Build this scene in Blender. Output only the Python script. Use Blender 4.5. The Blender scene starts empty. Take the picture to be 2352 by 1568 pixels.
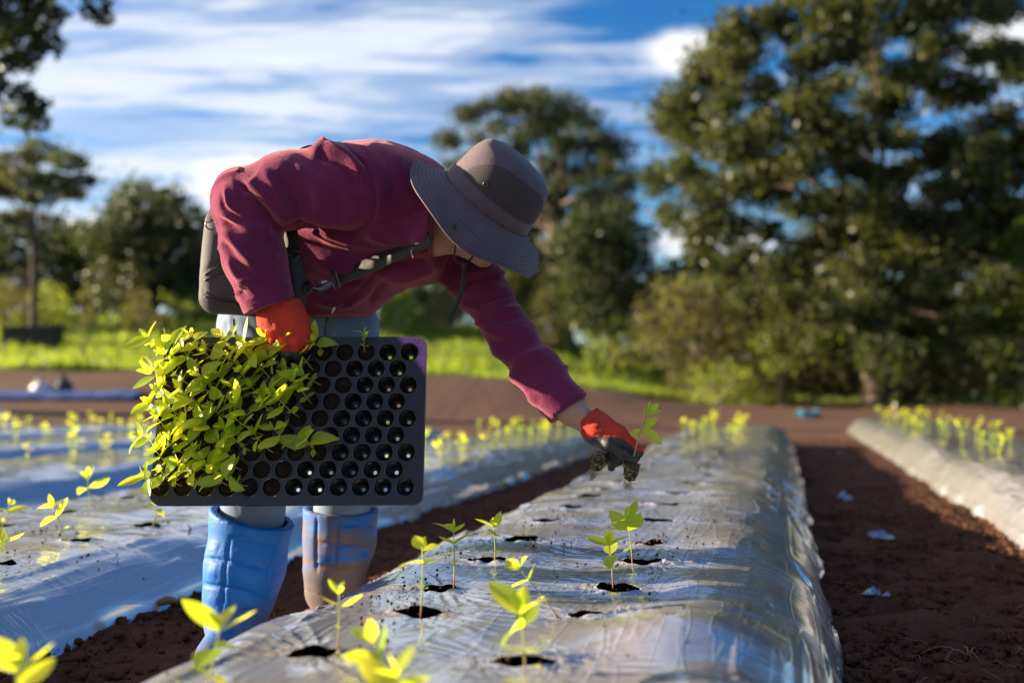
import bpy, bmesh, math, random
import numpy as np
from mathutils import Vector, Matrix, Euler

# ------------------------------------------------------------------ camera, sky, sun, exposure
SC = bpy.context.scene
COL = SC.collection
FPX = 2287.0                     # focal length in pixels of a 2352 px wide frame (35 mm lens)
CAM_H = 0.59
PITCH = math.radians(2.65)
cam_d = bpy.data.cameras.new('camera')
cam = bpy.data.objects.new('camera', cam_d); COL.objects.link(cam)
cam.location = (0, 0, CAM_H)
cam.rotation_euler = (math.radians(90) + PITCH, 0, 0)
cam_d.sensor_width = 36.0; cam_d.lens = 35.0
cam_d.clip_start = 0.05; cam_d.clip_end = 5000
cam_d.dof.use_dof = True; cam_d.dof.focus_distance = 2.13; cam_d.dof.aperture_fstop = 1.7
SC.camera = cam

SUN_EL = math.radians(13.5)
SUN_BACK = math.radians(8.0)    # the low sun stands square to the left
TO_SUN = Vector((-math.cos(SUN_BACK) * math.cos(SUN_EL), math.sin(SUN_BACK) * math.cos(SUN_EL), math.sin(SUN_EL)))
world = bpy.data.worlds.new('World'); SC.world = world; world.use_nodes = True
wn = world.node_tree; wn.nodes.clear()

def N(nt, typ, **kw):
    n = nt.nodes.new(typ)
    for k, v in kw.items():
        if k == 'inp':
            for kk, vv in v.items(): n.inputs[kk].default_value = vv
        else: setattr(n, k, v)
    return n
def L(nt, a, b): nt.links.new(a, b)
def M_(nt, op, a, b=None, clamp=False):
    n = nt.nodes.new('ShaderNodeMath'); n.operation = op; n.use_clamp = clamp
    for i, v in enumerate((a, b)):
        if v is None: continue
        if isinstance(v, (int, float)): n.inputs[i].default_value = v
        else: nt.links.new(v, n.inputs[i])
    return n.outputs[0]
def ramp(nt, fac, stops, interp='LINEAR'):
    r = nt.nodes.new('ShaderNodeValToRGB'); r.color_ramp.interpolation = interp
    el = r.color_ramp.elements
    while len(el) < len(stops): el.new(0.5)
    for e, (p, c) in zip(el, stops):
        e.position = p
        e.color = (c, c, c, 1) if isinstance(c, (int, float)) else (c[0], c[1], c[2], 1)
    nt.links.new(fac, r.inputs[0]); return r.outputs[0]
def mixc(nt, fac, a, b, blend='MIX'):
    m = nt.nodes.new('ShaderNodeMix'); m.data_type = 'RGBA'; m.blend_type = blend
    for sock, v in ((m.inputs[0], fac), (m.inputs[6], a), (m.inputs[7], b)):
        if isinstance(v, (int, float)): sock.default_value = v
        elif isinstance(v, (tuple, list)): sock.default_value = (v[0], v[1], v[2], 1)
        else: nt.links.new(v, sock)
    return m.outputs[2]

def build_sky():
    nt = wn
    sky = N(nt, 'ShaderNodeTexSky', sky_type='NISHITA', sun_disc=False)
    sky.sun_elevation = SUN_EL
    sky.sun_rotation = math.atan2(TO_SUN.x, TO_SUN.y)
    sky.air_density = 1.0; sky.dust_density = 0.5; sky.ozone_density = 2.6
    tc = N(nt, 'ShaderNodeTexCoord')
    sep = N(nt, 'ShaderNodeSeparateXYZ'); L(nt, tc.outputs['Generated'], sep.inputs[0])
    X, Y, Z = sep.outputs
    # high cirrus on a flat layer above the field
    den = M_(nt, 'ADD', M_(nt, 'MAXIMUM', Z, 0.0), 0.10)
    px = M_(nt, 'DIVIDE', X, den); py = M_(nt, 'DIVIDE', Y, den)
    comb = N(nt, 'ShaderNodeCombineXYZ'); L(nt, px, comb.inputs[0]); L(nt, py, comb.inputs[1])
    mp = N(nt, 'ShaderNodeMapping'); L(nt, comb.outputs[0], mp.inputs[0])
    mp.inputs['Rotation'].default_value = (0, 0, math.radians(-22))
    mp.inputs['Scale'].default_value = (0.38, 1.30, 1); mp.inputs['Location'].default_value = (3.3, 1.1, 0)
    n1 = N(nt, 'ShaderNodeTexNoise', inp={'Scale': 2.7, 'Detail': 11.0, 'Roughness': 0.58, 'Distortion': 0.9})
    L(nt, mp.outputs[0], n1.inputs['Vector'])
    mpb = N(nt, 'ShaderNodeMapping'); L(nt, comb.outputs[0], mpb.inputs[0]); mpb.inputs['Rotation'].default_value = (0, 0, math.radians(24)); mpb.inputs['Scale'].default_value = (0.8, 3.6, 1)
    n1b = N(nt, 'ShaderNodeTexNoise', inp={'Scale': 2.4, 'Detail': 8.0, 'Roughness': 0.62, 'Distortion': 0.8}); L(nt, mpb.outputs[0], n1b.inputs['Vector'])
    n1v = M_(nt, 'ADD', M_(nt, 'MULTIPLY', n1.outputs[0], 0.62), M_(nt, 'MULTIPLY', n1b.outputs[0], 0.42))
    n2 = N(nt, 'ShaderNodeTexNoise', inp={'Scale': 0.33, 'Detail': 2.0, 'Roughness': 0.5})
    mp2 = N(nt, 'ShaderNodeMapping'); L(nt, comb.outputs[0], mp2.inputs[0]); mp2.inputs['Location'].default_value = (5.2, 2.0, 0)
    L(nt, mp2.outputs[0], n2.inputs['Vector'])
    side = M_(nt, 'MULTIPLY', M_(nt, 'SUBTRACT', -0.02, X), 0.50)       # the veil thickens towards the sun
    cov = M_(nt, 'ADD', M_(nt, 'ADD', n1v, M_(nt, 'MULTIPLY', M_(nt, 'SUBTRACT', n2.outputs[0], 0.5), 0.35)),
             M_(nt, 'MINIMUM', M_(nt, 'MAXIMUM', side, -0.12), 0.11))
    cir = ramp(nt, cov, [(0.45, 0.0), (0.55, 0.36), (0.66, 0.85), (0.80, 1.0)], 'EASE')
    fade = ramp(nt, Z, [(0.03, 0.35), (0.15, 1.0)])
    cir = M_(nt, 'MULTIPLY', cir, fade)
    # heaped clouds low over the trees
    az = N(nt, 'ShaderNodeMath', operation='ARCTAN2'); L(nt, X, az.inputs[0]); L(nt, Y, az.inputs[1])
    c2 = N(nt, 'ShaderNodeCombineXYZ'); L(nt, az.outputs[0], c2.inputs[0]); L(nt, Z, c2.inputs[1])
    wob = N(nt, 'ShaderNodeTexNoise', inp={'Scale': 13.0, 'Detail': 6.0, 'Roughness': 0.58})
    L(nt, c2.outputs[0], wob.inputs['Vector'])
    wv = M_(nt, 'SUBTRACT', wob.outputs[0], 0.5)
    cum = None
    for (x, y, rx, ry, k) in CLOUDS:
        a0 = math.atan2(x - 1176, FPX); z0 = (890 - y) / FPX * math.cos(a0)
        dx = M_(nt, 'DIVIDE', M_(nt, 'SUBTRACT', az.outputs[0], a0), rx / FPX)
        dz = M_(nt, 'DIVIDE', M_(nt, 'SUBTRACT', Z, z0), ry / FPX)
        d = M_(nt, 'SQRT', M_(nt, 'ADD', M_(nt, 'MULTIPLY', dx, dx), M_(nt, 'MULTIPLY', dz, dz)))
        d = M_(nt, 'ADD', d, M_(nt, 'MULTIPLY', wv, k))
        m = ramp(nt, d, [(0.40, 1.0), (1.02, 0.0)], 'EASE')
        cum = m if cum is None else M_(nt, 'MAXIMUM', cum, m)
    # a haze of low cloud all the way round the horizon, thin
    hz = N(nt, 'ShaderNodeTexNoise', inp={'Scale': 5.0, 'Detail': 7.0, 'Roughness': 0.55})
    L(nt, c2.outputs[0], hz.inputs['Vector'])
    low = M_(nt, 'MULTIPLY', ramp(nt, hz.outputs[0], [(0.42, 0.0), (0.66, 1.0)]), ramp(nt, Z, [(0.0, 0.8), (0.18, 0.0)]))
    cum = M_(nt, 'MAXIMUM', cum, low)
    hs = N(nt, 'ShaderNodeHueSaturation', inp={'Hue': 0.512, 'Saturation': 1.40, 'Value': 1.02}); L(nt, sky.outputs[0], hs.inputs['Color'])
    shade = N(nt, 'ShaderNodeTexNoise', inp={'Scale': 9.0, 'Detail': 4.0}); L(nt, c2.outputs[0], shade.inputs['Vector'])
    wcol = mixc(nt, ramp(nt, shade.outputs[0], [(0.3, 0.0), (0.7, 1.0)]), (4.7, 4.85, 5.2), (5.9, 5.85, 5.8))
    k1 = mixc(nt, M_(nt, 'MULTIPLY', cir, 0.93), hs.outputs[0], (5.0, 5.2, 5.55))
    k2 = mixc(nt, cum, k1, wcol)
    bg = N(nt, 'ShaderNodeBackground', inp={'Strength': 0.05}); L(nt, k2, bg.inputs[0])
    out = N(nt, 'ShaderNodeOutputWorld'); L(nt, bg.outputs[0], out.inputs[0])
# (pixel x, y, half width, half height, ragged edge)
CLOUDS = [(1585, 150, 150, 62, 1.0), (1640, 560, 190, 85, 1.6), (560, 430, 170, 80, 1.9), (420, 520, 120, 60, 1.7), (2330, 120, 120, 70, 1.6), (240, 540, 150, 60, 1.6)]
build_sky()

sun_d = bpy.data.lights.new('sun', 'SUN'); sun_d.energy = 5.0; sun_d.angle = math.radians(0.55); sun_d.color = (1.0, 0.80, 0.56)
sun = bpy.data.objects.new('sun', sun_d); COL.objects.link(sun)
sun.rotation_euler = TO_SUN.to_track_quat('Z', 'Y').to_euler(); sun.location = (-20, 5, 12)

SC.view_settings.view_transform = 'Standard'; SC.view_settings.look = 'None'
SC.view_settings.exposure = 2.0; SC.view_settings.gamma = 1.0; SC.view_settings.use_curve_mapping = False
SC.render.engine = 'CYCLES'; SC.cycles.use_denoising = True
SC.cycles.max_bounces = 8; SC.cycles.transparent_max_bounces = 8; SC.cycles.caustics_reflective = False; SC.cycles.caustics_refractive = False
SC.cycles.sample_clamp_indirect = 6.0

# ------------------------------------------------------------------ pixel <-> place (2352 x 1568 frame)
CF = np.array([0, math.cos(PITCH), math.sin(PITCH)]); CU = np.array([0, -math.sin(PITCH), math.cos(PITCH)])
def ray(x, y):
    return np.array([1.0, 0, 0]) * ((x - 1176) / FPX) + CU * ((784 - y) / FPX) + CF
def P(x, y, Y):                      # the point seen at a pixel, Y metres out from the camera
    d = ray(x, y); return np.array([0, 0, CAM_H]) + d * (Y / d[1])
def G(x, y, z=0.0):                  # the point seen at a pixel on a level plane
    d = ray(x, y); return np.array([0, 0, CAM_H]) + d * ((z - CAM_H) / d[2])
def proj(p):                         # places -> pixels
    p = np.asarray(p, float); q = p - np.array([0, 0, CAM_H])
    dep = q @ CF; return 1176 + FPX * q[..., 0] / dep, 784 - FPX * (q @ CU) / dep
BD = math.radians(15.0)              # the beds run 15 degrees to the right of the view
SDIR = np.array([math.sin(BD), math.cos(BD)]); TDIR = np.array([math.cos(BD), -math.sin(BD)])
def ST(s, t, z=0.0):
    s = np.asarray(s, float); t = np.asarray(t, float)
    return np.stack([s * SDIR[0] + t * TDIR[0], s * SDIR[1] + t * TDIR[1], np.broadcast_to(z, np.broadcast(s, t).shape)], -1)
def toST(p): return float(p[0] * SDIR[0] + p[1] * SDIR[1]), float(p[0] * TDIR[0] + p[1] * TDIR[1])

# ------------------------------------------------------------------ noise
def _h(ix, iy, iz, seed):
    n = (ix.astype(np.int64) * 374761393 + iy.astype(np.int64) * 668265263 + iz.astype(np.int64) * 2147483647 + seed * 974634777) & 0xffffffff
    n = ((n ^ (n >> 13)) * 1274126177) & 0xffffffff
    n = ((n ^ (n >> 16)) * 2246822519) & 0xffffffff
    return ((n ^ (n >> 15)) & 0xffffff) / float(0xffffff)
def vnoise(x, y, z=0.0, seed=0):
    x, y, z = np.broadcast_arrays(np.asarray(x, float), np.asarray(y, float), np.asarray(z, float))
    ix, iy, iz = np.floor(x), np.floor(y), np.floor(z)
    fx, fy, fz = x - ix, y - iy, z - iz
    fx, fy, fz = [f * f * f * (f * (f * 6 - 15) + 10) for f in (fx, fy, fz)]
    r = 0
    for a in (0, 1):
        for b in (0, 1):
            for c in (0, 1):
                r = r + _h(ix + a, iy + b, iz + c, seed) * (fx if a else 1 - fx) * (fy if b else 1 - fy) * (fz if c else 1 - fz)
    return r * 2 - 1
def fbm(x, y, z=0.0, seed=0, oct=4, gain=0.5):
    r = 0; a = 1.0; f = 1.0
    for o in range(oct):
        r = r + a * vnoise(np.asarray(x) * f + o * 7.3, np.asarray(y) * f - o * 3.1, np.asarray(z) * f, seed + o); a *= gain; f *= 2.03
    return r
def sstep(a, b, x):
    t = np.clip((np.asarray(x, float) - a) / (b - a), 0, 1); return t * t * (3 - 2 * t)

# ------------------------------------------------------------------ mesh / object helpers
def mesh_np(name, V, F, smooth=True):
    V = np.asarray(V, np.float32); me = bpy.data.meshes.new(name)
    if isinstance(F, np.ndarray):
        k = F.shape[1]; n = len(F)
        me.vertices.add(len(V)); me.vertices.foreach_set('co', V.ravel())
        me.loops.add(n * k); me.loops.foreach_set('vertex_index', F.astype(np.int32).ravel())
        me.polygons.add(n); me.polygons.foreach_set('loop_start', np.arange(0, n * k, k, dtype=np.int32))
        me.update(calc_edges=True); me.validate()
    else:
        me.from_pydata([tuple(map(float, v)) for v in V], [], F); me.update()
    if smooth and len(me.polygons): me.polygons.foreach_set('use_smooth', np.ones(len(me.polygons), bool))
    return me
def link(name, data, mat=None, parent=None):
    o = bpy.data.objects.new(name, data); COL.objects.link(o)
    if data is not None and mat is not None and not data.materials: data.materials.append(mat)
    if parent is not None: o.parent = parent
    return o
def obj(name, V, F, mat, parent=None, smooth=True): return link(name, mesh_np(name, V, F, smooth), mat, parent)
def tag(o, label=None, cat=None, group=None, kind=None):
    if label: o['label'] = label
    if cat: o['category'] = cat
    if group: o['group'] = group
    if kind: o['kind'] = kind
    return o
def empty(name, loc=(0, 0, 0)):
    o = bpy.data.objects.new(name, None); COL.objects.link(o); o.location = loc; o.empty_display_size = 0.05; return o
def rebase(root, loc):
    """put a thing's Empty at its base, its parts (built in world space) staying put"""
    root.location = loc
    for c in root.children: c.matrix_parent_inverse = Matrix.Translation(-Vector(loc))
class MB:                                            # collects simple shapes into one mesh
    def __init__(s): s.V = []; s.F = []
    def add(s, V, F):
        b = len(s.V); s.V.extend([tuple(map(float, v)) for v in V]); s.F.extend([tuple(int(i) + b for i in f) for f in F]); return s
    def build(s, name, mat, parent=None, smooth=True): return obj(name, np.array(s.V), s.F, mat, parent, smooth)
def frame_of(d):
    d = np.asarray(d, float); d = d / (np.linalg.norm(d) + 1e-12)
    a = np.array([0, 0, 1.0]) if abs(d[2]) < 0.9 else np.array([1.0, 0, 0])
    u = np.cross(a, d); u /= np.linalg.norm(u); return d, u, np.cross(d, u)
def tube(pts, rad, n=8, caps=True, flat=None):
    pts = np.asarray(pts, float); m = len(pts); rad = np.broadcast_to(rad, (m,)) if np.ndim(rad) == 0 else np.asarray(rad, float)
    tan = np.gradient(pts, axis=0); V = []; F = []
    _, u, v = frame_of(tan[0])
    for i in range(m):
        d = tan[i] / (np.linalg.norm(tan[i]) + 1e-12)
        u = u - d * (u @ d); u /= np.linalg.norm(u) + 1e-12; v = np.cross(d, u)
        for k in range(n):
            a = 2 * math.pi * k / n; V.append(pts[i] + rad[i] * (u * math.cos(a) + v * math.sin(a)))
    for i in range(m - 1):
        for k in range(n):
            a = i * n + k; b = i * n + (k + 1) % n; F.append((a, b, b + n, a + n))
    if caps: F.append(tuple(range(n - 1, -1, -1))); F.append(tuple((m - 1) * n + k for k in range(n)))
    return V, F
def ribbon(pts, wdir, w, th, ndir=None):
    """a flat strap of width w, thickness th along pts; wdir per point or one vector"""
    pts = np.asarray(pts, float); m = len(pts); tan = np.gradient(pts, axis=0); V = []; F = []
    wd = np.broadcast_to(np.asarray(wdir, float), (m, 3))
    for i in range(m):
        d = tan[i] / np.linalg.norm(tan[i]); a = wd[i] - d * (wd[i] @ d); a /= np.linalg.norm(a); b = np.cross(d, a)
        for sa, sb in ((-1, -1), (1, -1), (1, 1), (-1, 1)): V.append(pts[i] + a * sa * w / 2 + b * sb * th / 2)
    for i in range(m - 1):
        for k in range(4):
            a = i * 4 + k; b = i * 4 + (k + 1) % 4; F.append((a, b, b + 4, a + 4))
    F.append((3, 2, 1, 0)); F.append(tuple((m - 1) * 4 + k for k in range(4)))
    return V, F
def catmull(pts, n=8):
    p = np.asarray(pts, float); p = np.vstack([2 * p[0] - p[1], p, 2 * p[-1] - p[-2]]); out = []
    for i in range(1, len(p) - 2):
        for k in range(n):
            t = k / n
            out.append(0.5 * ((2 * p[i]) + (-p[i - 1] + p[i + 1]) * t + (2 * p[i - 1] - 5 * p[i] + 4 * p[i + 1] - p[i + 2]) * t * t + (-p[i - 1] + 3 * p[i] - 3 * p[i + 1] + p[i + 2]) * t ** 3))
    out.append(p[-2]); return np.array(out)
def grid_faces(nr, nc, wrap=False):
    r = np.arange(nr - 1)[:, None]; c = np.arange(nc if wrap else nc - 1)[None, :]; c2 = (c + 1) % nc
    a = r * nc + c; b = r * nc + c2
    return np.stack([a, b, b + nc, a + nc], -1).reshape(-1, 4)

# ------------------------------------------------------------------ distance fields (bodies, cloth) and their surfaces
def smin(a, b, k):
    h = np.clip(0.5 + 0.5 * (b - a) / k, 0, 1); return b + (a - b) * h - k * h * (1 - h)
def cone(p, a, b, ra, rb):
    a = np.asarray(a, float); b = np.asarray(b, float); ab = b - a
    h = np.clip(((p - a) @ ab) / (ab @ ab), 0, 1)
    return np.linalg.norm(p - a - h[..., None] * ab, axis=-1) - (ra + h * (rb - ra))
def ellip(p, c, r, R=None):
    q = p - np.asarray(c, float)
    if R is not None: q = q @ np.asarray(R, float).T          # rows of R: the three axes
    r = np.asarray(r, float); k0 = np.linalg.norm(q / r, axis=-1); k1 = np.linalg.norm(q / (r * r), axis=-1)
    return k0 * (k0 - 1) / np.maximum(k1, 1e-9)
def chain(p, pts, rad, k=0.03):
    d = None
    for i in range(len(pts) - 1):
        e = cone(p, pts[i], pts[i + 1], rad[i], rad[i + 1]); d = e if d is None else smin(d, e, k)
    return d
def surface(fn, lo, hi, h):
    lo = np.asarray(lo, float); hi = np.asarray(hi, float); n = np.ceil((hi - lo) / h).astype(int) + 1
    ax = [lo[i] + h * np.arange(n[i]) for i in range(3)]
    D = np.empty(n, np.float32)
    for i0 in range(0, n[0], 24):
        g = np.stack(np.meshgrid(ax[0][i0:i0 + 24], ax[1], ax[2], indexing='ij'), -1); D[i0:i0 + 24] = fn(g)
    ins = D < 0
    c = np.stack([ins[a:n[0] - 1 + a, b:n[1] - 1 + b, e:n[2] - 1 + e] for a in (0, 1) for b in (0, 1) for e in (0, 1)], 0)
    act = c.any(0) & ~c.all(0)
    idx = -np.ones(act.shape, np.int64); ii = np.argwhere(act); idx[act] = np.arange(len(ii))
    pos = np.zeros((len(ii), 3)); cnt = np.zeros(len(ii))
    cor = [(a, b, e) for a in (0, 1) for b in (0, 1) for e in (0, 1)]
    for u in range(8):
        for v in range(u + 1, 8):
            if sum(x != y for x, y in zip(cor[u], cor[v])) != 1: continue
            cu, cv = np.array(cor[u]), np.array(cor[v])
            du = D[tuple((ii + cu).T)]; dv = D[tuple((ii + cv).T)]
            m = (du < 0) != (dv < 0); t = np.where(m, du / np.where(m, du - dv, 1), 0)
            pos[m] += (ii + cu + t[:, None] * (cv - cu))[m]; cnt[m] += 1
    V = lo + h * pos / cnt[:, None]
    F = []
    for axn in range(3):
        o1, o2 = [(1, 2), (2, 0), (0, 1)][axn]
        sl0 = [slice(None)] * 3; sl1 = [slice(None)] * 3
        sl0[axn] = slice(0, n[axn] - 1); sl1[axn] = slice(1, n[axn])
        A = ins[tuple(sl0)]; B = ins[tuple(sl1)]; ch = np.argwhere(A != B)
        ok = (ch[:, o1] > 0) & (ch[:, o2] > 0) & (ch[:, o1] < n[o1] - 1) & (ch[:, o2] < n[o2] - 1); ch = ch[ok]
        e1 = np.zeros(3, int); e1[o1] = 1; e2 = np.zeros(3, int); e2[o2] = 1
        q = np.stack([idx[tuple(x.T)] for x in (ch - e1 - e2, ch - e2, ch, ch - e1)], 1)
        fl = ~A[tuple(ch.T)]; q[fl] = q[fl][:, ::-1]; F.append(q)
    F = np.concatenate(F); F = F[(F >= 0).all(1)]
    return V, F
def vnormals(V, F):
    n = np.cross(V[F[:, 2]] - V[F[:, 0]], V[F[:, 3]] - V[F[:, 1]]); vn = np.zeros_like(V)
    for k in range(4): np.add.at(vn, F[:, k], n)
    return vn / (np.linalg.norm(vn, axis=1, keepdims=True) + 1e-12)
def relax(V, F, it=2, lam=0.5):
    e = np.vstack([F[:, [0, 1]], F[:, [1, 2]], F[:, [2, 3]], F[:, [3, 0]]])
    for _ in range(it):
        s = np.zeros_like(V); c = np.zeros(len(V))
        np.add.at(s, e[:, 0], V[e[:, 1]]); np.add.at(c, e[:, 0], 1); np.add.at(s, e[:, 1], V[e[:, 0]]); np.add.at(c, e[:, 1], 1)
        V = V + lam * (s / np.maximum(c, 1)[:, None] - V)
    return V
def folds(V, F, lines, both=False):
    """sew folds, seams and creases into a surface: (pixel polyline, half width px, height m)"""
    vn = vnormals(V, F); x, y = proj(V); view = V - np.array([0, 0, CAM_H])
    face = (vn * view).sum(1) / np.linalg.norm(view, axis=1) < 0.12
    disp = np.zeros(len(V))
    for pts, w, amp in lines:
        pts = np.asarray(pts, float)
        if len(pts) > 2: pts = catmull(np.c_[pts, np.zeros(len(pts))], 5)[:, :2]
        best = np.full(len(V), 1e9); tt = np.zeros(len(V)); m = len(pts) - 1
        for i in range(m):
            a, b = pts[i], pts[i + 1]; ab = b - a
            h = np.clip(((x - a[0]) * ab[0] + (y - a[1]) * ab[1]) / (ab @ ab + 1e-9), 0, 1)
            d = np.hypot(x - a[0] - h * ab[0], y - a[1] - h * ab[1]); u = d < best; best[u] = d[u]; tt[u] = ((i + h) / m)[u]
        prof = np.exp(-(best / w) ** 2) * np.clip(np.minimum(tt, 1 - tt) * 5 + 0.25, 0, 1)
        disp += amp * prof * (1 if both else face)
    return V + vn * disp[:, None]
# ------------------------------------------------------------------ materials
def mat(name):
    m = bpy.data.materials.new(name); m.use_nodes = True; nt = m.node_tree; nt.nodes.clear()
    out = N(nt, 'ShaderNodeOutputMaterial'); return m, nt, out
def coords(nt, scale=(1, 1, 1), kind='Object', rot=(0, 0, 0)):
    tc = N(nt, 'ShaderNodeTexCoord'); mp = N(nt, 'ShaderNodeMapping'); L(nt, tc.outputs[kind], mp.inputs[0])
    mp.inputs['Scale'].default_value = scale; mp.inputs['Rotation'].default_value = rot; return mp.outputs[0]
def noise(nt, vec, scale, detail=4.0, rough=0.55, dist=0.0):
    n = N(nt, 'ShaderNodeTexNoise', inp={'Scale': scale, 'Detail': detail, 'Roughness': rough, 'Distortion': dist})
    if vec is not None: L(nt, vec, n.inputs['Vector'])
    return n.outputs[0]
def bump(nt, h, strength=0.3, dist=0.01, prev=None):
    b = N(nt, 'ShaderNodeBump', inp={'Strength': strength, 'Distance': dist}); L(nt, h, b.inputs['Height'])
    if prev is not None: L(nt, prev, b.inputs['Normal'])
    return b.outputs[0]
def principled(nt, out, col, rough=0.6, metal=0.0, normal=None, **kw):
    p = N(nt, 'ShaderNodeBsdfPrincipled')
    for k, v in (('Base Color', col), ('Roughness', rough), ('Metallic', metal)):
        if isinstance(v, (int, float)): p.inputs[k].default_value = v
        elif isinstance(v, (tuple, list)): p.inputs[k].default_value = (v[0], v[1], v[2], 1)
        else: L(nt, v, p.inputs[k])
    for k, v in kw.items(): p.inputs[k].default_value = v
    if normal is not None: L(nt, normal, p.inputs['Normal'])
    if out is not None: L(nt, p.outputs[0], out.inputs[0])
    return p
def simple(name, col, rough=0.5, metal=0.0, var=0.15, nscale=60.0, bstr=0.15, **kw):
    m, nt, out = mat(name); c = coords(nt); n = noise(nt, c, nscale)
    d = [x * (1 - var) for x in col]; e = [min(1, x * (1 + var)) for x in col]
    cc = mixc(nt, ramp(nt, n, [(0.3, 0.0), (0.7, 1.0)]), d, e)
    principled(nt, out, cc, rough, metal, bump(nt, n, bstr, 0.002) if bstr else None, **kw); return m

def leafmat(name, c1, c2, trans, tfac=0.45, rough=0.45, nscale=3.0, rnd=True, spec=0.35):
    m, nt, out = mat(name); c = coords(nt); n = noise(nt, c, nscale, 3.0)
    if rnd:
        oi = N(nt, 'ShaderNodeObjectInfo'); f = M_(nt, 'ADD', M_(nt, 'MULTIPLY', n, 0.5), M_(nt, 'MULTIPLY', oi.outputs['Random'], 0.5))
    else: f = n
    fac = ramp(nt, f, [(0.28, 0.0), (0.72, 1.0)])
    col = mixc(nt, fac, c1, c2)
    p = principled(nt, None, col, rough, **{'Specular IOR Level': spec})
    t = N(nt, 'ShaderNodeBsdfTranslucent'); L(nt, mixc(nt, fac, trans, [min(1, x * 1.25) for x in trans]), t.inputs[0])
    mx = N(nt, 'ShaderNodeMixShader', inp={0: tfac}); L(nt, p.outputs[0], mx.inputs[1]); L(nt, t.outputs[0], mx.inputs[2]); L(nt, mx.outputs[0], out.inputs[0])
    return m

def seedling_leaf():
    m, nt, out = mat('seedling_leaf'); c = coords(nt)
    oi = N(nt, 'ShaderNodeObjectInfo')
    n = noise(nt, c, 60.0, 3.0)
    sep = N(nt, 'ShaderNodeSeparateXYZ'); L(nt, c, sep.inputs[0])
    ay = M_(nt, 'ABSOLUTE', sep.outputs[1])
    vein = ramp(nt, ay, [(0.0, 1.0), (0.0011, 0.0)])
    side = M_(nt, 'SINE', M_(nt, 'MULTIPLY', M_(nt, 'SUBTRACT', sep.outputs[0], M_(nt, 'MULTIPLY', ay, 0.9)), 1250.0))
    f = M_(nt, 'ADD', M_(nt, 'MULTIPLY', n, 0.45), M_(nt, 'MULTIPLY', oi.outputs['Random'], 0.55))
    fac = ramp(nt, f, [(0.25, 0.0), (0.75, 1.0)])
    col = mixc(nt, fac, (0.27, 0.43, 0.03), (0.44, 0.52, 0.05))
    col = mixc(nt, M_(nt, 'MULTIPLY', vein, 0.45), col, (0.42, 0.52, 0.16))
    h = M_(nt, 'ADD', M_(nt, 'MULTIPLY', vein, -0.8), M_(nt, 'MULTIPLY', side, 0.18))
    nm = bump(nt, h, 0.45, 0.0008)
    p = principled(nt, None, col, 0.42, normal=nm, **{'Specular IOR Level': 0.4})
    t = N(nt, 'ShaderNodeBsdfTranslucent'); L(nt, mixc(nt, fac, (0.72, 0.84, 0.03), (0.95, 0.93, 0.05)), t.inputs[0])
    mx = N(nt, 'ShaderNodeMixShader', inp={0: 0.62}); L(nt, p.outputs[0], mx.inputs[1]); L(nt, t.outputs[0], mx.inputs[2]); L(nt, mx.outputs[0], out.inputs[0])
    return m
def stem_mat():
    m, nt, out = mat('seedling_stem'); c = coords(nt); sep = N(nt, 'ShaderNodeSeparateXYZ'); L(nt, c, sep.inputs[0])
    f = ramp(nt, sep.outputs[2], [(0.012, 0.0), (0.05, 1.0)])
    col = mixc(nt, f, (0.42, 0.20, 0.13), (0.42, 0.50, 0.16))
    p = principled(nt, None, col, 0.45); t = N(nt, 'ShaderNodeBsdfTranslucent'); L(nt, col, t.inputs[0])
    mx = N(nt, 'ShaderNodeMixShader', inp={0: 0.35}); L(nt, p.outputs[0], mx.inputs[1]); L(nt, t.outputs[0], mx.inputs[2]); L(nt, mx.outputs[0], out.inputs[0]); return m

def film_mat():
    m, nt, out = mat('mulch_film'); c = coords(nt, rot=(0, 0, -0.0))
    # axes: the bed's own object space is x across, y along
    st = N(nt, 'ShaderNodeMapping'); L(nt, c, st.inputs[0]); st.inputs['Scale'].default_value = (30, 2.6, 14)
    rdg = lambda n, p: M_(nt, 'POWER', M_(nt, 'SUBTRACT', 1.0, M_(nt, 'ABSOLUTE', M_(nt, 'SUBTRACT', M_(nt, 'MULTIPLY', n, 2.0), 1.0)), True), p)
    n1 = rdg(noise(nt, st.outputs[0], 1.0, 1.0, 0.4, 0.4), 18.0)
    st2 = N(nt, 'ShaderNodeMapping'); L(nt, c, st2.inputs[0]); st2.inputs['Scale'].default_value = (5, 42, 6)
    n2 = rdg(noise(nt, st2.outputs[0], 1.0, 1.0, 0.4, 0.6), 18.0)
    msk = ramp(nt, noise(nt, c, 2.3, 2.0), [(0.46, 0.0), (0.62, 1.0)])
    n3 = noise(nt, c, 24.0, 3.0, 0.5)
    b1 = bump(nt, n1, 0.42, 0.0014)
    b2 = bump(nt, M_(nt, 'MULTIPLY', n2, msk), 0.5, 0.0016, b1)
    b3 = bump(nt, n3, 0.02, 0.004, b2)
    dust = ramp(nt, noise(nt, c, 7.0, 8.0, 0.68), [(0.52, 0.0), (0.74, 1.0)])
    col = mixc(nt, M_(nt, 'MULTIPLY', dust, 0.18), (0.56, 0.555, 0.57), (0.28, 0.20, 0.16))
    rg = M_(nt, 'ADD', 0.155, M_(nt, 'MULTIPLY', dust, 0.20))
    principled(nt, out, col, rg, 0.62, b3, **{'Specular IOR Level': 0.5, 'Coat Weight': 0.5, 'Coat Roughness': 0.03, 'Coat IOR': 1.5})
    return m
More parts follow.
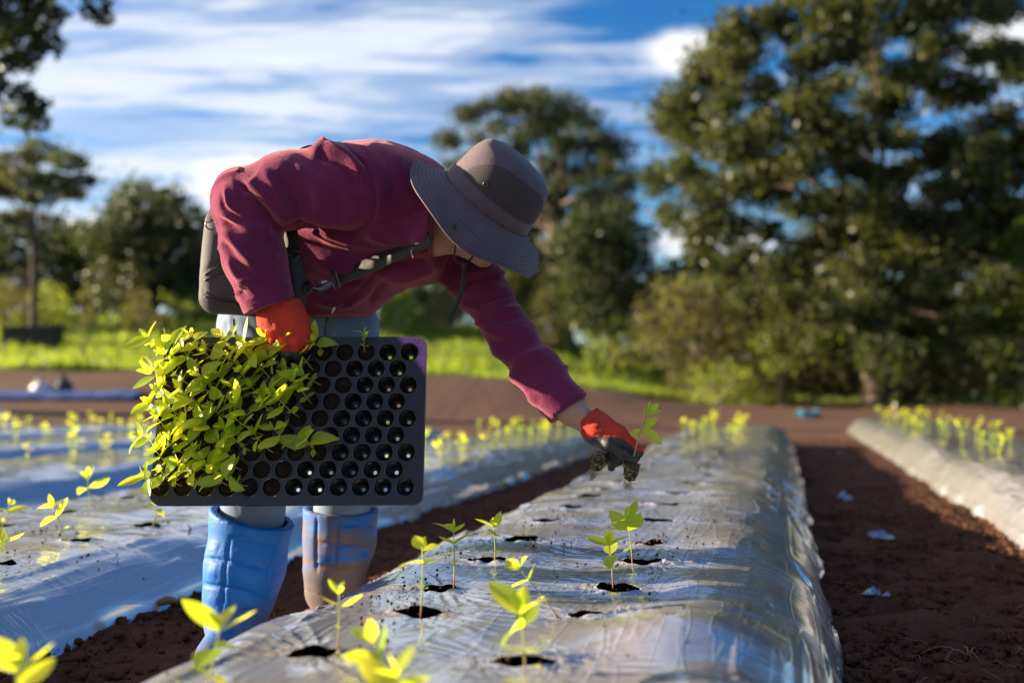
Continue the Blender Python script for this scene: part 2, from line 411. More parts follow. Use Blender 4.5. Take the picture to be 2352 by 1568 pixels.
def soil_mat(name, c1, c2, c3, b=0.8):
    m, nt, out = mat(name); c = coords(nt)
    n = noise(nt, c, 5.0, 9.0, 0.65); n2 = noise(nt, c, 70.0, 5.0, 0.7); n3 = noise(nt, c, 1.1, 3.0)
    col = mixc(nt, ramp(nt, n, [(0.32, 0.0), (0.68, 1.0)]), c1, c2); col = mixc(nt, ramp(nt, n2, [(0.55, 0.0), (0.8, 1.0)]), col, c3)
    nm = bump(nt, n2, b, 0.012, bump(nt, n, b * 0.6, 0.03))
    principled(nt, out, col, 0.95, normal=nm, **{'Specular IOR Level': 0.12}); return m

def ground_mat():
    m, nt, out = mat('ground_soil_and_grass'); c = coords(nt)
    at = N(nt, 'ShaderNodeAttribute', attribute_name='grass')
    n = noise(nt, c, 5.0, 9.0, 0.65); n2 = noise(nt, c, 60.0, 5.0, 0.7); n3 = noise(nt, c, 0.45, 4.0)
    soil = mixc(nt, ramp(nt, n, [(0.32, 0.0), (0.68, 1.0)]), (0.042, 0.017, 0.010), (0.098, 0.042, 0.024))
    soil = mixc(nt, ramp(nt, n2, [(0.56, 0.0), (0.8, 1.0)]), soil, (0.13, 0.064, 0.04))
    sp = N(nt, 'ShaderNodeSeparateXYZ'); L(nt, c, sp.inputs[0])
    paler = ramp(nt, M_(nt, 'MULTIPLY', M_(nt, 'ADD', sp.outputs[1], M_(nt, 'MULTIPLY', n3, 3.0)), 0.05), [(0.54, 0.0), (0.70, 1.0)])  # mask for a lighter soil tone far out in the field, border broken by noise
    soil = mixc(nt, paler, soil, mixc(nt, n, (0.068, 0.038, 0.026), (0.155, 0.088, 0.060)))
    gr = mixc(nt, ramp(nt, n3, [(0.35, 0.0), (0.65, 1.0)]), (0.05, 0.095, 0.014), (0.12, 0.165, 0.024))
    edge = M_(nt, 'ADD', at.outputs['Fac'], M_(nt, 'MULTIPLY', M_(nt, 'SUBTRACT', noise(nt, c, 0.9, 5.0), 0.5), 0.5))
    col = mixc(nt, ramp(nt, edge, [(0.44, 0.0), (0.56, 1.0)]), soil, gr)
    nm = bump(nt, n2, 0.8, 0.012, bump(nt, n, 0.5, 0.03))
    principled(nt, out, col, 0.95, normal=nm, **{'Specular IOR Level': 0.12}); return m

def fleece(name, c1, c2):
    m, nt, out = mat(name); c = coords(nt)
    n = noise(nt, c, 420.0, 3.0, 0.7); n2 = noise(nt, c, 9.0, 4.0); n3 = noise(nt, c, 90.0, 4.0, 0.7)
    col = mixc(nt, ramp(nt, n2, [(0.3, 0.0), (0.7, 1.0)]), c1, c2)
    col = mixc(nt, M_(nt, 'MULTIPLY', ramp(nt, n, [(0.5, 0.0), (0.8, 1.0)]), 0.35), col, [min(1, x * 1.9) for x in c2])
    nm = bump(nt, n, 0.7, 0.0022, bump(nt, n3, 0.5, 0.004))
    p = principled(nt, out, col, 0.95, normal=nm, **{'Specular IOR Level': 0.08, 'Sheen Weight': 0.75, 'Sheen Roughness': 0.42})
    p.inputs['Sheen Tint'].default_value = (0.95, 0.42, 0.45, 1); return m
def weave(name, c1, c2, scale=900.0, rough=0.85, b=0.3, dirt=None, dscale=12.0, damt=0.5, **kw):
    m, nt, out = mat(name); c = coords(nt)
    w1 = N(nt, 'ShaderNodeTexWave', inp={'Scale': scale / 6.28, 'Distortion': 1.5, 'Detail': 1.0}); w1.bands_direction = 'X'; L(nt, c, w1.inputs[0])
    w2 = N(nt, 'ShaderNodeTexWave', inp={'Scale': scale / 6.28, 'Distortion': 1.5, 'Detail': 1.0}); w2.bands_direction = 'Z'; L(nt, c, w2.inputs[0])
    ww = M_(nt, 'MULTIPLY', w1.outputs['Fac'], w2.outputs['Fac'])
    n = noise(nt, c, 22.0, 5.0)
    col = mixc(nt, ramp(nt, n, [(0.3, 0.0), (0.7, 1.0)]), c1, c2)
    if dirt: col = mixc(nt, M_(nt, 'MULTIPLY', ramp(nt, noise(nt, c, dscale, 7.0, 0.65), [(0.45, 0.0), (0.65, 1.0)]), damt), col, dirt)
    principled(nt, out, col, rough, normal=bump(nt, ww, b, 0.0008), **kw); return m
def denim():
    m, nt, out = mat('faded_denim'); c = coords(nt, rot=(0.3, 0.6, 0.4))
    w1 = N(nt, 'ShaderNodeTexWave', inp={'Scale': 160.0, 'Distortion': 2.0, 'Detail': 2.0}); w1.bands_direction = 'X'; L(nt, c, w1.inputs[0])
    n = noise(nt, c, 8.0, 5.0); n2 = noise(nt, c, 300.0, 2.0)
    col = mixc(nt, ramp(nt, n, [(0.3, 0.0), (0.7, 1.0)]), (0.042, 0.078, 0.155), (0.115, 0.175, 0.275))
    col = mixc(nt, M_(nt, 'MULTIPLY', n2, 0.4), col, (0.34, 0.40, 0.48))
    principled(nt, out, col, 0.9, normal=bump(nt, w1.outputs['Fac'], 0.25, 0.001, bump(nt, n, 0.3, 0.01))); return m
def boot_mat(name, dirt, lo):
    m, nt, out = mat(name); c = coords(nt, scale=(1, 1, 1))
    n = noise(nt, c, 26.0, 8.0, 0.68); st = coords(nt, scale=(9, 9, 34)); n2 = noise(nt, st, 1.0, 6.0, 0.62, 0.8)
    sep = N(nt, 'ShaderNodeSeparateXYZ'); L(nt, c, sep.inputs[0])
    low = ramp(nt, sep.outputs[2], [(0.02, 0.30), (0.16, 0.0)])
    f = M_(nt, 'ADD', M_(nt, 'ADD', M_(nt, 'MULTIPLY', n, 0.35), M_(nt, 'MULTIPLY', n2, 0.65)), low)
    fac = ramp(nt, f, [(lo, 0.0), (lo + 0.16, 1.0)])
    blue = mixc(nt, n, (0.003, 0.095, 0.36), (0.006, 0.135, 0.46))
    mud = mixc(nt, ramp(nt, noise(nt, c, 14.0, 4.0), [(0.35, 0.0), (0.65, 1.0)]), (0.13, 0.11, 0.095), (0.21, 0.14, 0.085))
    col = mixc(nt, M_(nt, 'MULTIPLY', fac, dirt), blue, mud)
    rg = M_(nt, 'ADD', 0.58, M_(nt, 'MULTIPLY', fac, 0.45))
    principled(nt, out, col, rg, normal=bump(nt, noise(nt, c, 260.0, 2.0), 0.45, 0.0018, bump(nt, n, 0.12, 0.004)), **{'Specular IOR Level': 0.3}); return m
def skin_mat():
    m, nt, out = mat('skin'); c = coords(nt); n = noise(nt, c, 40.0, 5.0)
    col = mixc(nt, n, (0.36, 0.19, 0.125), (0.50, 0.29, 0.20))
    principled(nt, out, col, 0.55, normal=bump(nt, noise(nt, c, 500.0, 3.0), 0.15, 0.0008), **{'Subsurface Weight': 0.12, 'Subsurface Scale': 0.01}); return m
def tray_mat():
    m, nt, out = mat('tray_plastic'); c = coords(nt); n = noise(nt, c, 55.0, 8.0, 0.7); n2 = noise(nt, c, 9.0, 3.0)
    col = mixc(nt, ramp(nt, n, [(0.5, 0.0), (0.72, 1.0)]), (0.005, 0.007, 0.020), (0.016, 0.021, 0.042))
    # grazing sunlight on the top right corner, painted in as a violet patch
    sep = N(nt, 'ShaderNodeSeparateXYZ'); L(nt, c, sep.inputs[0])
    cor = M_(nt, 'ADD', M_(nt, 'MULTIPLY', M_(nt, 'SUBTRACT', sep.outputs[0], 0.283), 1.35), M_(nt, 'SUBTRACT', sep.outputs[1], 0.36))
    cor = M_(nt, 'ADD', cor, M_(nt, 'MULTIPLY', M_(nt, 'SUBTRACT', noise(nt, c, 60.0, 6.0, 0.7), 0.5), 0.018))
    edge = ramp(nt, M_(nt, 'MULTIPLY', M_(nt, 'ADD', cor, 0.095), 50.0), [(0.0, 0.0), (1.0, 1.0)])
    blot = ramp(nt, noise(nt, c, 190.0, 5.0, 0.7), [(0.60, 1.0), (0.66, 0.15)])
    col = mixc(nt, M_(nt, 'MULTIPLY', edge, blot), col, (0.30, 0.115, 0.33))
    principled(nt, out, col, M_(nt, 'ADD', 0.36, M_(nt, 'MULTIPLY', n, 0.25)), normal=bump(nt, n, 0.1, 0.002), **{'Specular IOR Level': 0.38}); return m
def hat_mat(name, stitched):
    m, nt, out = mat(name); c = coords(nt)
    sep = N(nt, 'ShaderNodeSeparateXYZ'); L(nt, c, sep.inputs[0])
    r = M_(nt, 'SQRT', M_(nt, 'ADD', M_(nt, 'MULTIPLY', sep.outputs[0], sep.outputs[0]), M_(nt, 'MULTIPLY', sep.outputs[1], sep.outputs[1])))
    n = noise(nt, c, 30.0, 5.0); nf = noise(nt, c, 700.0, 2.0)
    col = mixc(nt, ramp(nt, n, [(0.3, 0.0), (0.7, 1.0)]), (0.066, 0.043, 0.060), (0.098, 0.067, 0.086))
    nm = bump(nt, nf, 0.25, 0.0006)
    if stitched:
        w = M_(nt, 'SINE', M_(nt, 'MULTIPLY', r, 6.2832 / 0.0072)); w = M_(nt, 'POWER', M_(nt, 'ADD', M_(nt, 'MULTIPLY', w, 0.5), 0.5), 5.0)
        nm = bump(nt, M_(nt, 'MULTIPLY', w, -1.0), 0.7, 0.0016, nm)
        nm = bump(nt, noise(nt, coords(nt, scale=(1, 1, 1)), 120.0, 3.0), 0.22, 0.003, nm)
        col = mixc(nt, M_(nt, 'MULTIPLY', w, 0.35), col, (0.028, 0.024, 0.034))
    else: nm = bump(nt, noise(nt, c, 24.0, 4.0), 0.35, 0.006, nm)
    principled(nt, out, col, 0.8, normal=nm, **{'Sheen Weight': 0.12}); return m
def netting():
    m, nt, out = mat('hat_netting'); c = coords(nt)
    sep = N(nt, 'ShaderNodeSeparateXYZ'); L(nt, c, sep.inputs[0])
    th = N(nt, 'ShaderNodeMath', operation='ARCTAN2'); L(nt, sep.outputs[0], th.inputs[0]); L(nt, sep.outputs[1], th.inputs[1])
    a = M_(nt, 'SINE', M_(nt, 'MULTIPLY', th.outputs[0], 138.0)); b = M_(nt, 'SINE', M_(nt, 'MULTIPLY', sep.outputs[2], 1570.0))
    f = ramp(nt, M_(nt, 'MULTIPLY', a, b), [(0.35, 0.0), (0.75, 1.0)])
    col = mixc(nt, f, (0.022, 0.017, 0.022), (0.115, 0.092, 0.105))
    principled(nt, out, col, 0.8, normal=bump(nt, f, 0.5, 0.001)); return m
def bark(name, c1, c2):
    m, nt, out = mat(name); c = coords(nt, scale=(3, 3, 0.6)); n = noise(nt, c, 3.0, 8.0, 0.65)
    principled(nt, out, mixc(nt, ramp(nt, n, [(0.3, 0.0), (0.7, 1.0)]), c1, c2), 0.95, normal=bump(nt, n, 0.8, 0.05)); return m

MT = {}
MT['ground'] = ground_mat()
MT['bedsoil'] = soil_mat('bed_soil', (0.04, 0.018, 0.011), (0.09, 0.04, 0.024), (0.14, 0.07, 0.042))
MT['clod'] = soil_mat('soil_clod', (0.040, 0.018, 0.012), (0.085, 0.038, 0.023), (0.14, 0.07, 0.043), 0.5)
MT['compost'] = soil_mat('potting_soil', (0.010, 0.007, 0.005), (0.030, 0.020, 0.014), (0.075, 0.05, 0.033))
MT['film'] = film_mat()
MT['plug'] = soil_mat('rooted_plug', (0.035, 0.022, 0.014), (0.10, 0.068, 0.04), (0.26, 0.19, 0.12), 0.5)
MT['leaf'] = seedling_leaf(); MT['stem'] = stem_mat()
MT['fleece'] = fleece('wine_fleece', (0.108, 0.0155, 0.053), (0.160, 0.024, 0.075))
MT['denim'] = denim()
MT['boot'] = boot_mat('blue_rubber', 0.5, 0.545); MT['boot_mud'] = boot_mat('muddy_blue_rubber', 0.92, 0.385)
MT['skin'] = skin_mat()
MT['hair'] = simple('black_hair', (0.012, 0.010, 0.009), 0.5, var=0.4, nscale=200)
MT['red'] = weave('red_knit', (0.50, 0.026, 0.012), (0.66, 0.050, 0.020), 1700.0, 0.9, 0.8, dirt=(0.20, 0.045, 0.02), dscale=45.0, damt=0.18)
MT['latex'] = weave('black_latex', (0.014, 0.014, 0.015), (0.034, 0.031, 0.029), 1500.0, 0.55, 0.2, dirt=(0.09, 0.065, 0.045), dscale=60.0, damt=0.35)
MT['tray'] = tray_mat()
MT['cup'] = simple('cell_plastic', (0.010, 0.010, 0.011), 0.26, var=0.3, nscale=120, bstr=0.08)
MT['hat'] = hat_mat('hat_cloth', False); MT['brim'] = hat_mat('hat_brim_cloth', True); MT['net'] = netting()
MT['bag'] = weave('bag_canvas', (0.030, 0.031, 0.036), (0.052, 0.053, 0.058), 1800.0, 0.75, 0.3)
MT['web'] = weave('black_webbing', (0.010, 0.011, 0.015), (0.022, 0.023, 0.029), 2400.0, 0.6, 0.4)
MT['zip'] = simple('zip_tape', (0.012, 0.012, 0.013), 0.5, nscale=300)
MT['gun'] = simple('dark_metal', (0.09, 0.09, 0.10), 0.3, 0.9, nscale=200, bstr=0.05)
MT['steel'] = simple('bright_metal', (0.45, 0.44, 0.42), 0.28, 0.95, nscale=200, bstr=0.05)
MT['cord'] = simple('black_cord', (0.010, 0.010, 0.011), 0.7, nscale=600, bstr=0.4)
MT['root'] = leafmat('pale_root', (0.40, 0.31, 0.20), (0.56, 0.46, 0.32), (0.6, 0.5, 0.35), 0.3, 0.6, 90.0)
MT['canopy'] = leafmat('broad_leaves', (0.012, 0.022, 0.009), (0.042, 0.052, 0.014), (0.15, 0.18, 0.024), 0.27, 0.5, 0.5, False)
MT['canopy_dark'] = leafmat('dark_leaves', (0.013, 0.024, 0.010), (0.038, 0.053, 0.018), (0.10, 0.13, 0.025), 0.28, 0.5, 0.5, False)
MT['pine'] = leafmat('pine_needles', (0.020, 0.034, 0.014), (0.055, 0.070, 0.022), (0.13, 0.15, 0.03), 0.30, 0.6, 0.6, False)
MT['shrub'] = leafmat('olive_leaves', (0.045, 0.052, 0.018), (0.105, 0.102, 0.034), (0.22, 0.22, 0.045), 0.32, 0.6, 0.8, False)
MT['shrub_green'] = leafmat('fresh_leaves', (0.055, 0.10, 0.016), (0.13, 0.18, 0.03), (0.32, 0.40, 0.04), 0.40, 0.6, 0.8, False)
MT['grass'] = leafmat('meadow_grass', (0.060, 0.105, 0.014), (0.12, 0.16, 0.022), (0.32, 0.43, 0.03), 0.48, 0.6, 0.4, False)
MT['bark'] = bark('brown_bark', (0.045, 0.032, 0.024), (0.13, 0.10, 0.078)); MT['bark_pale'] = bark('pale_bark', (0.13, 0.10, 0.07), (0.26, 0.21, 0.155))
MT['scrap'] = simple('blue_film_scrap', (0.23, 0.26, 0.34), 0.2, 0.4, var=0.3, nscale=40, bstr=0.5)
MT['straw'] = leafmat('dry_straw', (0.16, 0.105, 0.06), (0.26, 0.18, 0.105), (0.3, 0.2, 0.1), 0.2, 0.8, 5.0, False)
MT['sack_w'] = simple('white_sack', (0.62, 0.60, 0.58), 0.7, var=0.15, nscale=12, bstr=0.5)
MT['sack_d'] = simple('dark_sack', (0.035, 0.045, 0.05), 0.7, var=0.5, nscale=9, bstr=0.5)
MT['tarp'] = simple('blue_tarp', (0.035, 0.08, 0.24), 0.5, var=0.3, nscale=5, bstr=0.4)
MT['teal'] = simple('teal_tarp', (0.03, 0.19, 0.27), 0.5, var=0.25, nscale=5, bstr=0.4)
MT['darkwood'] = simple('dark_board', (0.022, 0.020, 0.020), 0.8, var=0.3, nscale=5, bstr=0.4)
MT['wood'] = simple('pale_stake_wood', (0.38, 0.29, 0.19), 0.8, var=0.3, nscale=9, bstr=0.4)
rng = np.random.default_rng(11); random.seed(5)
# ------------------------------------------------------------------ terrain
def terrain(x, y):
    x = np.asarray(x, float); y = np.asarray(y, float); q = x / np.maximum(y, 4.0)
    A = np.interp(q, [-0.6, -0.2, 0.0, 0.10, 0.20, 0.4], [1.05, 1.0, 0.72, 0.42, 0.08, 0.0])
    B = np.interp(q, [-0.6, -0.2, 0.0, 0.08, 0.16, 0.26, 0.5], [3.9, 3.6, 3.3, 2.4, 1.0, 0.15, 0.2])
    h = A * sstep(11, 26, y) + B * sstep(27, 60, y) + 10 * sstep(120, 500, y)
    return h
def yb(q): return np.interp(q, [-0.5, -0.1, 0.0, 0.2, 0.33], [26, 27, 28, 30, 34])
def ground_hit(x, y):
    d = ray(x, y); Y = 6.0
    while Y < 200:
        p = P(x, y, Y)
        if p[2] <= terrain(p[0], p[1]): return p
        Y *= 1.01
    return P(x, y, 60)
def make_ground():
    def axis(a, b, st, lo, hi, g):
        m = list(np.arange(a, b, st)); s = st; v = b
        while v < hi: m.append(v); s *= g; v += s
        s = st; v = a - st
        while v > lo: m.insert(0, v); s *= g; v -= s
        return np.array(m)
    xs = axis(-2.0, 2.3, 0.0145, -420, 420, 1.085); ys = axis(1.2, 5.2, 0.017, -60, 700, 1.05)
    X, Y = np.meshgrid(xs, ys)
    Z = terrain(X, Y)
    near = sstep(9.0, 5.0, np.abs(Y - 2.8) + 0.3 * np.abs(X))
    Z = Z + fbm(X * 3.2, Y * 3.2, 0, 3, 3) * 0.010 * sstep(30, 12, np.abs(Y)) + near * (fbm(X * 17, Y * 17, 0, 9, 3) * 0.012 + np.maximum(0, fbm(X * 34, Y * 34, 0, 21, 2)) * 0.010)
    Z = Z + sstep(14, 30, Y) * fbm(X * 0.35, Y * 0.35, 0, 5, 3) * 0.10
    V = np.stack([X, Y, Z], -1).reshape(-1, 3); F = grid_faces(len(ys), len(xs))
    o = obj('ground', V, F, MT['ground']); tag(o, kind='structure')
    q = X / np.maximum(Y, 4.0); g = sstep(-1.2, 1.2, Y - yb(q)); g = np.where(Y < -14, 1.0, g)
    at = o.data.attributes.new('grass', 'FLOAT', 'POINT'); at.data.foreach_set('value', g.ravel().astype(np.float32))
make_ground()

# ------------------------------------------------------------------ planting beds under mulch film
class Bed: pass
def make_bed(name, c, half, H, s0, s1, holes, near, label, seed, drift=0.0):
    """holes: list of (s, t) in field coordinates"""
    b = Bed(); b.c, b.half, b.H, b.s0, b.s1, b.seed = c, half, H, s0, s1, seed
    ss = []; s = s0
    while s < s1:
        ss.append(s); s += near if s < 4.2 else near * (1 + (s - 4.2) * 1.1)
    ss = np.array(ss + [s1]); nt = 190 if near < 0.009 else 120 if near < 0.02 else 60
    uu = np.linspace(-1, 1, nt); uu = np.sign(uu) * (np.abs(uu) ** 0.85); tt = uu * half
    S, T = np.meshgrid(ss, tt, indexing='ij')
    def base(S, T):
        u = np.clip(np.abs(T) / half, 0, 1)
        wob = 1 + 0.10 * vnoise(S * 0.9, T * 2.2, 0, seed)
        z = H * (1 - u ** 6.5) * wob
        z = z + fbm(S * 1.7, T * 3.0, 0, seed + 1, 3) * 0.010 * (1 - u ** 6)
        z = z + np.maximum(0, fbm(S * 3.1, T * 4.0, 2.2, seed + 2, 2)) * 0.020 * np.exp(-((u - 0.72) / 0.25) ** 2)
        if seed == 31: z = z + 0.030 * np.exp(-((S - 1.62) / 0.17) ** 2 - ((T - 0.30) / 0.15) ** 2) - 0.012 * np.exp(-((S - 1.95) / 0.10) ** 2 - ((T - 0.25) / 0.2) ** 2) + 0.016 * np.exp(-((S - 1.30) / 0.12) ** 2 - ((T - 0.36) / 0.12) ** 2)
        end = sstep(s1, s1 - 0.5, S)
        return z * end
    b.base = base
    Z = base(S, T); u = np.abs(T) / half
    slope = sstep(0.55, 0.8, u); flat = 1 - slope
    rid = 1 - np.abs(vnoise(S * 1.5 + T * 1.2, T * 34, 0, seed + 5)); Z += rid ** 9 * 0.0105 * slope
    rid = 1 - np.abs(vnoise(S * 2.2 + T * 3.0, T * 62, 3, seed + 15)); Z += rid ** 6 * 0.0040 * sstep(0.62, 0.85, u) * sstep(-0.3, 0.3, vnoise(S * 0.9, T * 3, 9, seed + 16))
    rid = 1 - np.abs(vnoise(S * 4.0 - T * 9.0, T * 16 + S * 2.0, 0, seed + 6)); Z += rid ** 10 * 0.0105 * slope * sstep(-0.2, 0.4, vnoise(S * 1.1, T * 2, 4, seed))
    rid = 1 - np.abs(vnoise(S * 15 + 1.5 * vnoise(S * 3, T * 3, 0, seed + 7), T * 2.2, 0, seed + 8)); Z += rid ** 10 * 0.0034 * flat * sstep(-0.3, 0.4, vnoise(S * 1.6, T * 1.4, 7, seed))
    Z += vnoise(S * 26, T * 26, 0, seed + 9) * 0.0002
    dx = np.zeros_like(S)
    hl = [(hs, ht - c) for hs, ht in holes]
    kill = np.zeros_like(S, bool); rr_all = np.full(S.shape, 9.0)
    for i, (hs, ht) in enumerate(hl):
        a = 0.043 + 0.008 * math.sin(i * 2.1); bb = 0.034 + 0.006 * math.cos(i * 1.3)
        lo, hi = np.searchsorted(ss, hs - 0.5), np.searchsorted(ss, hs + 0.5)
        if hi - lo < 4: continue
        sl = slice(lo, hi); dS = S[sl] - hs; dT = T[sl] - ht
        r = np.hypot(dS, dT); an = np.arctan2(dS, dT); rn = np.hypot(dS / bb, dT / a)
        k = 11 + (i * 5) % 9
        an2 = an + 0.10 * vnoise(an * 3, r * 14, i, seed)
        star = ((1 - np.abs(np.sin(k * an2 + 1.2 * vnoise(an * 2.2, r * 5, i, seed)))) ** 2.2 * 1.5 - 0.3) * (0.25 + 1.1 * np.cos(an) ** 2) * (0.6 + 0.5 * vnoise(an * 1.4, i * 2.0, 0, seed))
        Z[sl] += star * 0.0078 * np.exp(-np.maximum(r - 0.05, 0) / 0.070) * sstep(0.03, 0.06, r)
        Z[sl] += 0.0085 * np.exp(-np.maximum(rn - 1, 0) / 0.30) * (0.4 + 0.6 * vnoise(an * 1.5, i, 0, seed + 3))
        Z[sl] -= 0.006 * np.exp(-(r / 0.16) ** 2)
        rr = rr_all[sl]; m = rn < rr; rr[m] = rn[m]
        jag = 1 + 0.10 * vnoise(an * 3, i * 3.1, 0, seed + 4)
        ins = rn < jag
        kk = kill[sl]; kk |= ins
    nr, nc = S.shape; F = grid_faces(nr, nc)
    kf = kill.ravel()[F].all(1)
    Sx, Tx = S.copy(), T.copy()
    for i, (hs, ht) in enumerate(hl):          # pull the ragged rim onto the cut
        a = 0.043 + 0.008 * math.sin(i * 2.1); bb = 0.034 + 0.006 * math.cos(i * 1.3)
        dS = S - hs; dT = T - ht; an = np.arctan2(dS, dT); rn = np.hypot(dS / bb, dT / a); jag = 1 + 0.10 * vnoise(an * 3, i * 3.1, 0, seed + 4)
        m = (rn < jag) & (rn > 0.02); f = np.where(m, jag / np.maximum(rn, 0.02), 1)
        Sx = np.where(m, hs + dS * f, Sx); Tx = np.where(m, ht + dT * f, Tx)
    over = sstep(0.94, 1.0, u); Tx = Tx + np.sign(T) * over * 0.02 * vnoise(S * 6, np.sign(T), 0, seed + 12)
    Z = np.where(u > 0.985, -0.012, Z + 0.004)
    root = empty(name); root.location = tuple(ST(0, c)); root.rotation_euler = (0, 0, -BD)
    tag(root, label, 'planting bed', 'film covered planting beds')
    V = np.stack([Tx, Sx, Z], -1).reshape(-1, 3); F = F[~kf]; F = F[:, ::-1]
    fo = obj('mulch_film', V, F, MT['film'], root)
    s2 = np.linspace(s0 + 0.05, s1 - 0.05, max(40, int((s1 - s0) * 14))); t2 = np.linspace(-half * 0.93, half * 0.93, 26)
    S2, T2 = np.meshgrid(s2, t2, indexing='ij'); Z2 = base(S2, T2) * 0.93 - 0.020 + fbm(S2 * 14, T2 * 14, 0, seed, 2) * 0.006
    obj('soil_mound', np.stack([T2, S2, Z2], -1).reshape(-1, 3), grid_faces(*S2.shape)[:, ::-1], MT['bedsoil'], root)
    return b
def bed_z(b, s, t): return float(b.base(np.array([s]), np.array([t - b.c]))[0]) + 0.004
def px_hole(lst, z): return [toST(G(x, y, z)) for x, y in lst]

MID_L = [(720, 1482), (965, 1392), (1015, 1337), (1120, 1283), (1195, 1238), (1255, 1198), (1310, 1170)]
MID_R = [(1205, 1505), (1350, 1398), (1420, 1335), (1475, 1282), (1490, 1243), (1512, 1200), (1528, 1168), (1548, 1140)]
hm = px_hole(MID_L, 0.2) + px_hole(MID_R, 0.2)
hm += [(3.15 + 0.33 * k, -0.655) for k in range(1, 23)] + [(3.62 + 0.33 * k, -0.345) for k in range(1, 22)] + [(1.10, -0.66), (1.12, -0.35), (0.8, -0.66), (0.82, -0.35)]
BED_MID = make_bed('planting_bed', -0.435, 0.565, 0.20, 0.2, 11.0, hm, 0.0068, 'grey film covered bed in the middle, under the reaching hand', 31)
B1 = [(175, 1240), (335, 1205), (575, 1181), (0, 1285), (0, 1205), (150, 1178), (300, 1145)]
h1 = px_hole(B1, 0.165)
B1_FAR = [(3.35 + 0.31 * k, -1.94 + 0.02 * math.sin(k)) for k in range(0, 23)] + [(3.40 + 0.31 * k, -2.36) for k in range(1, 23)]
BED_1 = make_bed('planting_bed', -2.17, 0.60, 0.165, 0.4, 10.6, h1 + B1_FAR, 0.0105, 'bright film covered bed just behind the blue boots', 57)
LEFT = []
for k, lab in enumerate(['film covered bed second behind the boots, half hidden by the tray', 'film covered bed third behind the boots at the left', 'film covered bed fourth behind the boots at the left', 'farthest film covered bed at the left, against the bare soil']):
    c = -3.93 - 1.76 * k
    hh = [(2.4 + k * 1.2 + 0.33 * j, c + 0.17) for j in range(26) if 2.4 + k * 1.2 + 0.33 * j < 10.3] + [(2.5 + k * 1.2 + 0.33 * j, c - 0.2) for j in range(26) if 2.5 + k * 1.2 + 0.33 * j < 10.3]
    LEFT.append((make_bed('planting_bed', c, 0.58, 0.17, 1.5, 10.5, hh, 0.024, lab, 71 + 9 * k), hh))
hr = [(3.0 + 0.32 * k, 1.22) for k in range(34)] + [(3.1 + 0.32 * k, 1.58) for k in range(34)]
BED_R = make_bed('planting_bed', 1.42, 0.57, 0.20, 1.2, 14.2, hr, 0.015, 'film covered bed at the right edge beyond the bare path', 131)

# ------------------------------------------------------------------ clods, crumbs, straw
def scatter_blobs(name, pts, sizes, m, label, cat, seed):
    r = np.random.default_rng(seed)
    bm = bmesh.new(); bmesh.ops.create_icosphere(bm, subdivisions=1, radius=1.0); bv = np.array([v.co[:] for v in bm.verts]); bf = np.array([[v.index for v in f.verts] for f in bm.faces]); bm.free()
    n = len(pts); nv = len(bv)
    V = bv[None] * (1 + 0.35 * r.uniform(-1, 1, (n, nv, 1))) * np.asarray(sizes)[:, None, None] * r.uniform(0.7, 1.25, (n, 1, 3)) + np.asarray(pts)[:, None]
    F = (bf[None] + nv * np.arange(n)[:, None, None]).reshape(-1, 3)
    o = obj(name, V.reshape(-1, 3), F, m); tag(o, label, cat, kind='stuff'); return o
pts = []; sz = []
for (ta, tb, sa, sb, n) in ((0.08, 0.90, 1.6, 5.0, 9000), (-1.60, -0.93, 1.4, 5.0, 3400), (0.1, 0.95, 5.0, 12, 1600), (-1.6, -0.95, 5, 9, 500)):
    s = sa + (sb - sa) * rng.random(n) ** 1.3; t = rng.uniform(ta, tb, n)
    z = 0.004; e = rng.random(n); r = 0.0018 + 0.0125 * e ** 4.5
    edge = np.abs((t - ta) / (tb - ta) - 0.5) > 0.44; r[edge] *= 1.4
    p = ST(s, t, z); p[:, 2] = r * 0.25 + 0.004; pts.append(p); sz.append(r)
scatter_blobs('soil_clods', np.vstack(pts), np.concatenate(sz), MT['clod'], 'loose reddish brown clods strewn along the paths between beds', 'soil', 3)
pts = []; sz = []
crumb_at = [(s + random.uniform(-0.05, 0.05), t + random.choice((-0.06, 0.06))) for s, t in (hm[:15] + h1)] + [(s, t) for s, t in px_hole([(240, 1245), (60, 1200), (120, 1195), (300, 1260), (1390, 1210), (1480, 1240), (1340, 1225), (1560, 1280), (1300, 1260), (850, 1400), (830, 1430), (900, 1370), (1230, 1215), (1650, 1210)], 0.19)]
for (s, t) in crumb_at:
    for k in range(26):
        a, b = s + rng.normal() * 0.05, t + rng.normal() * 0.05
        bd = BED_MID if b > -1.2 else BED_1
        if abs(b - bd.c) > bd.half * 0.9: continue
        r = 0.0008 + 0.0032 * rng.random() ** 4
        p = ST(a, b); pts.append((p[0], p[1], bed_z(bd, a, b) + r * 0.4)); sz.append(r)
for k in range(420):
    bd = BED_MID if k % 3 else BED_1
    a = rng.uniform(1.2, 4.0); b = bd.c + rng.uniform(-0.4, 0.4); p = ST(a, b); r = 0.0007 + 0.0022 * rng.random() ** 3
    pts.append((p[0], p[1], bed_z(bd, a, b) + r * 0.4)); sz.append(r)
scatter_blobs('soil_crumbs', pts, sz, MT['clod'], 'tiny crumbs of soil spilled on the film', 'soil', 4)
mb = MB()
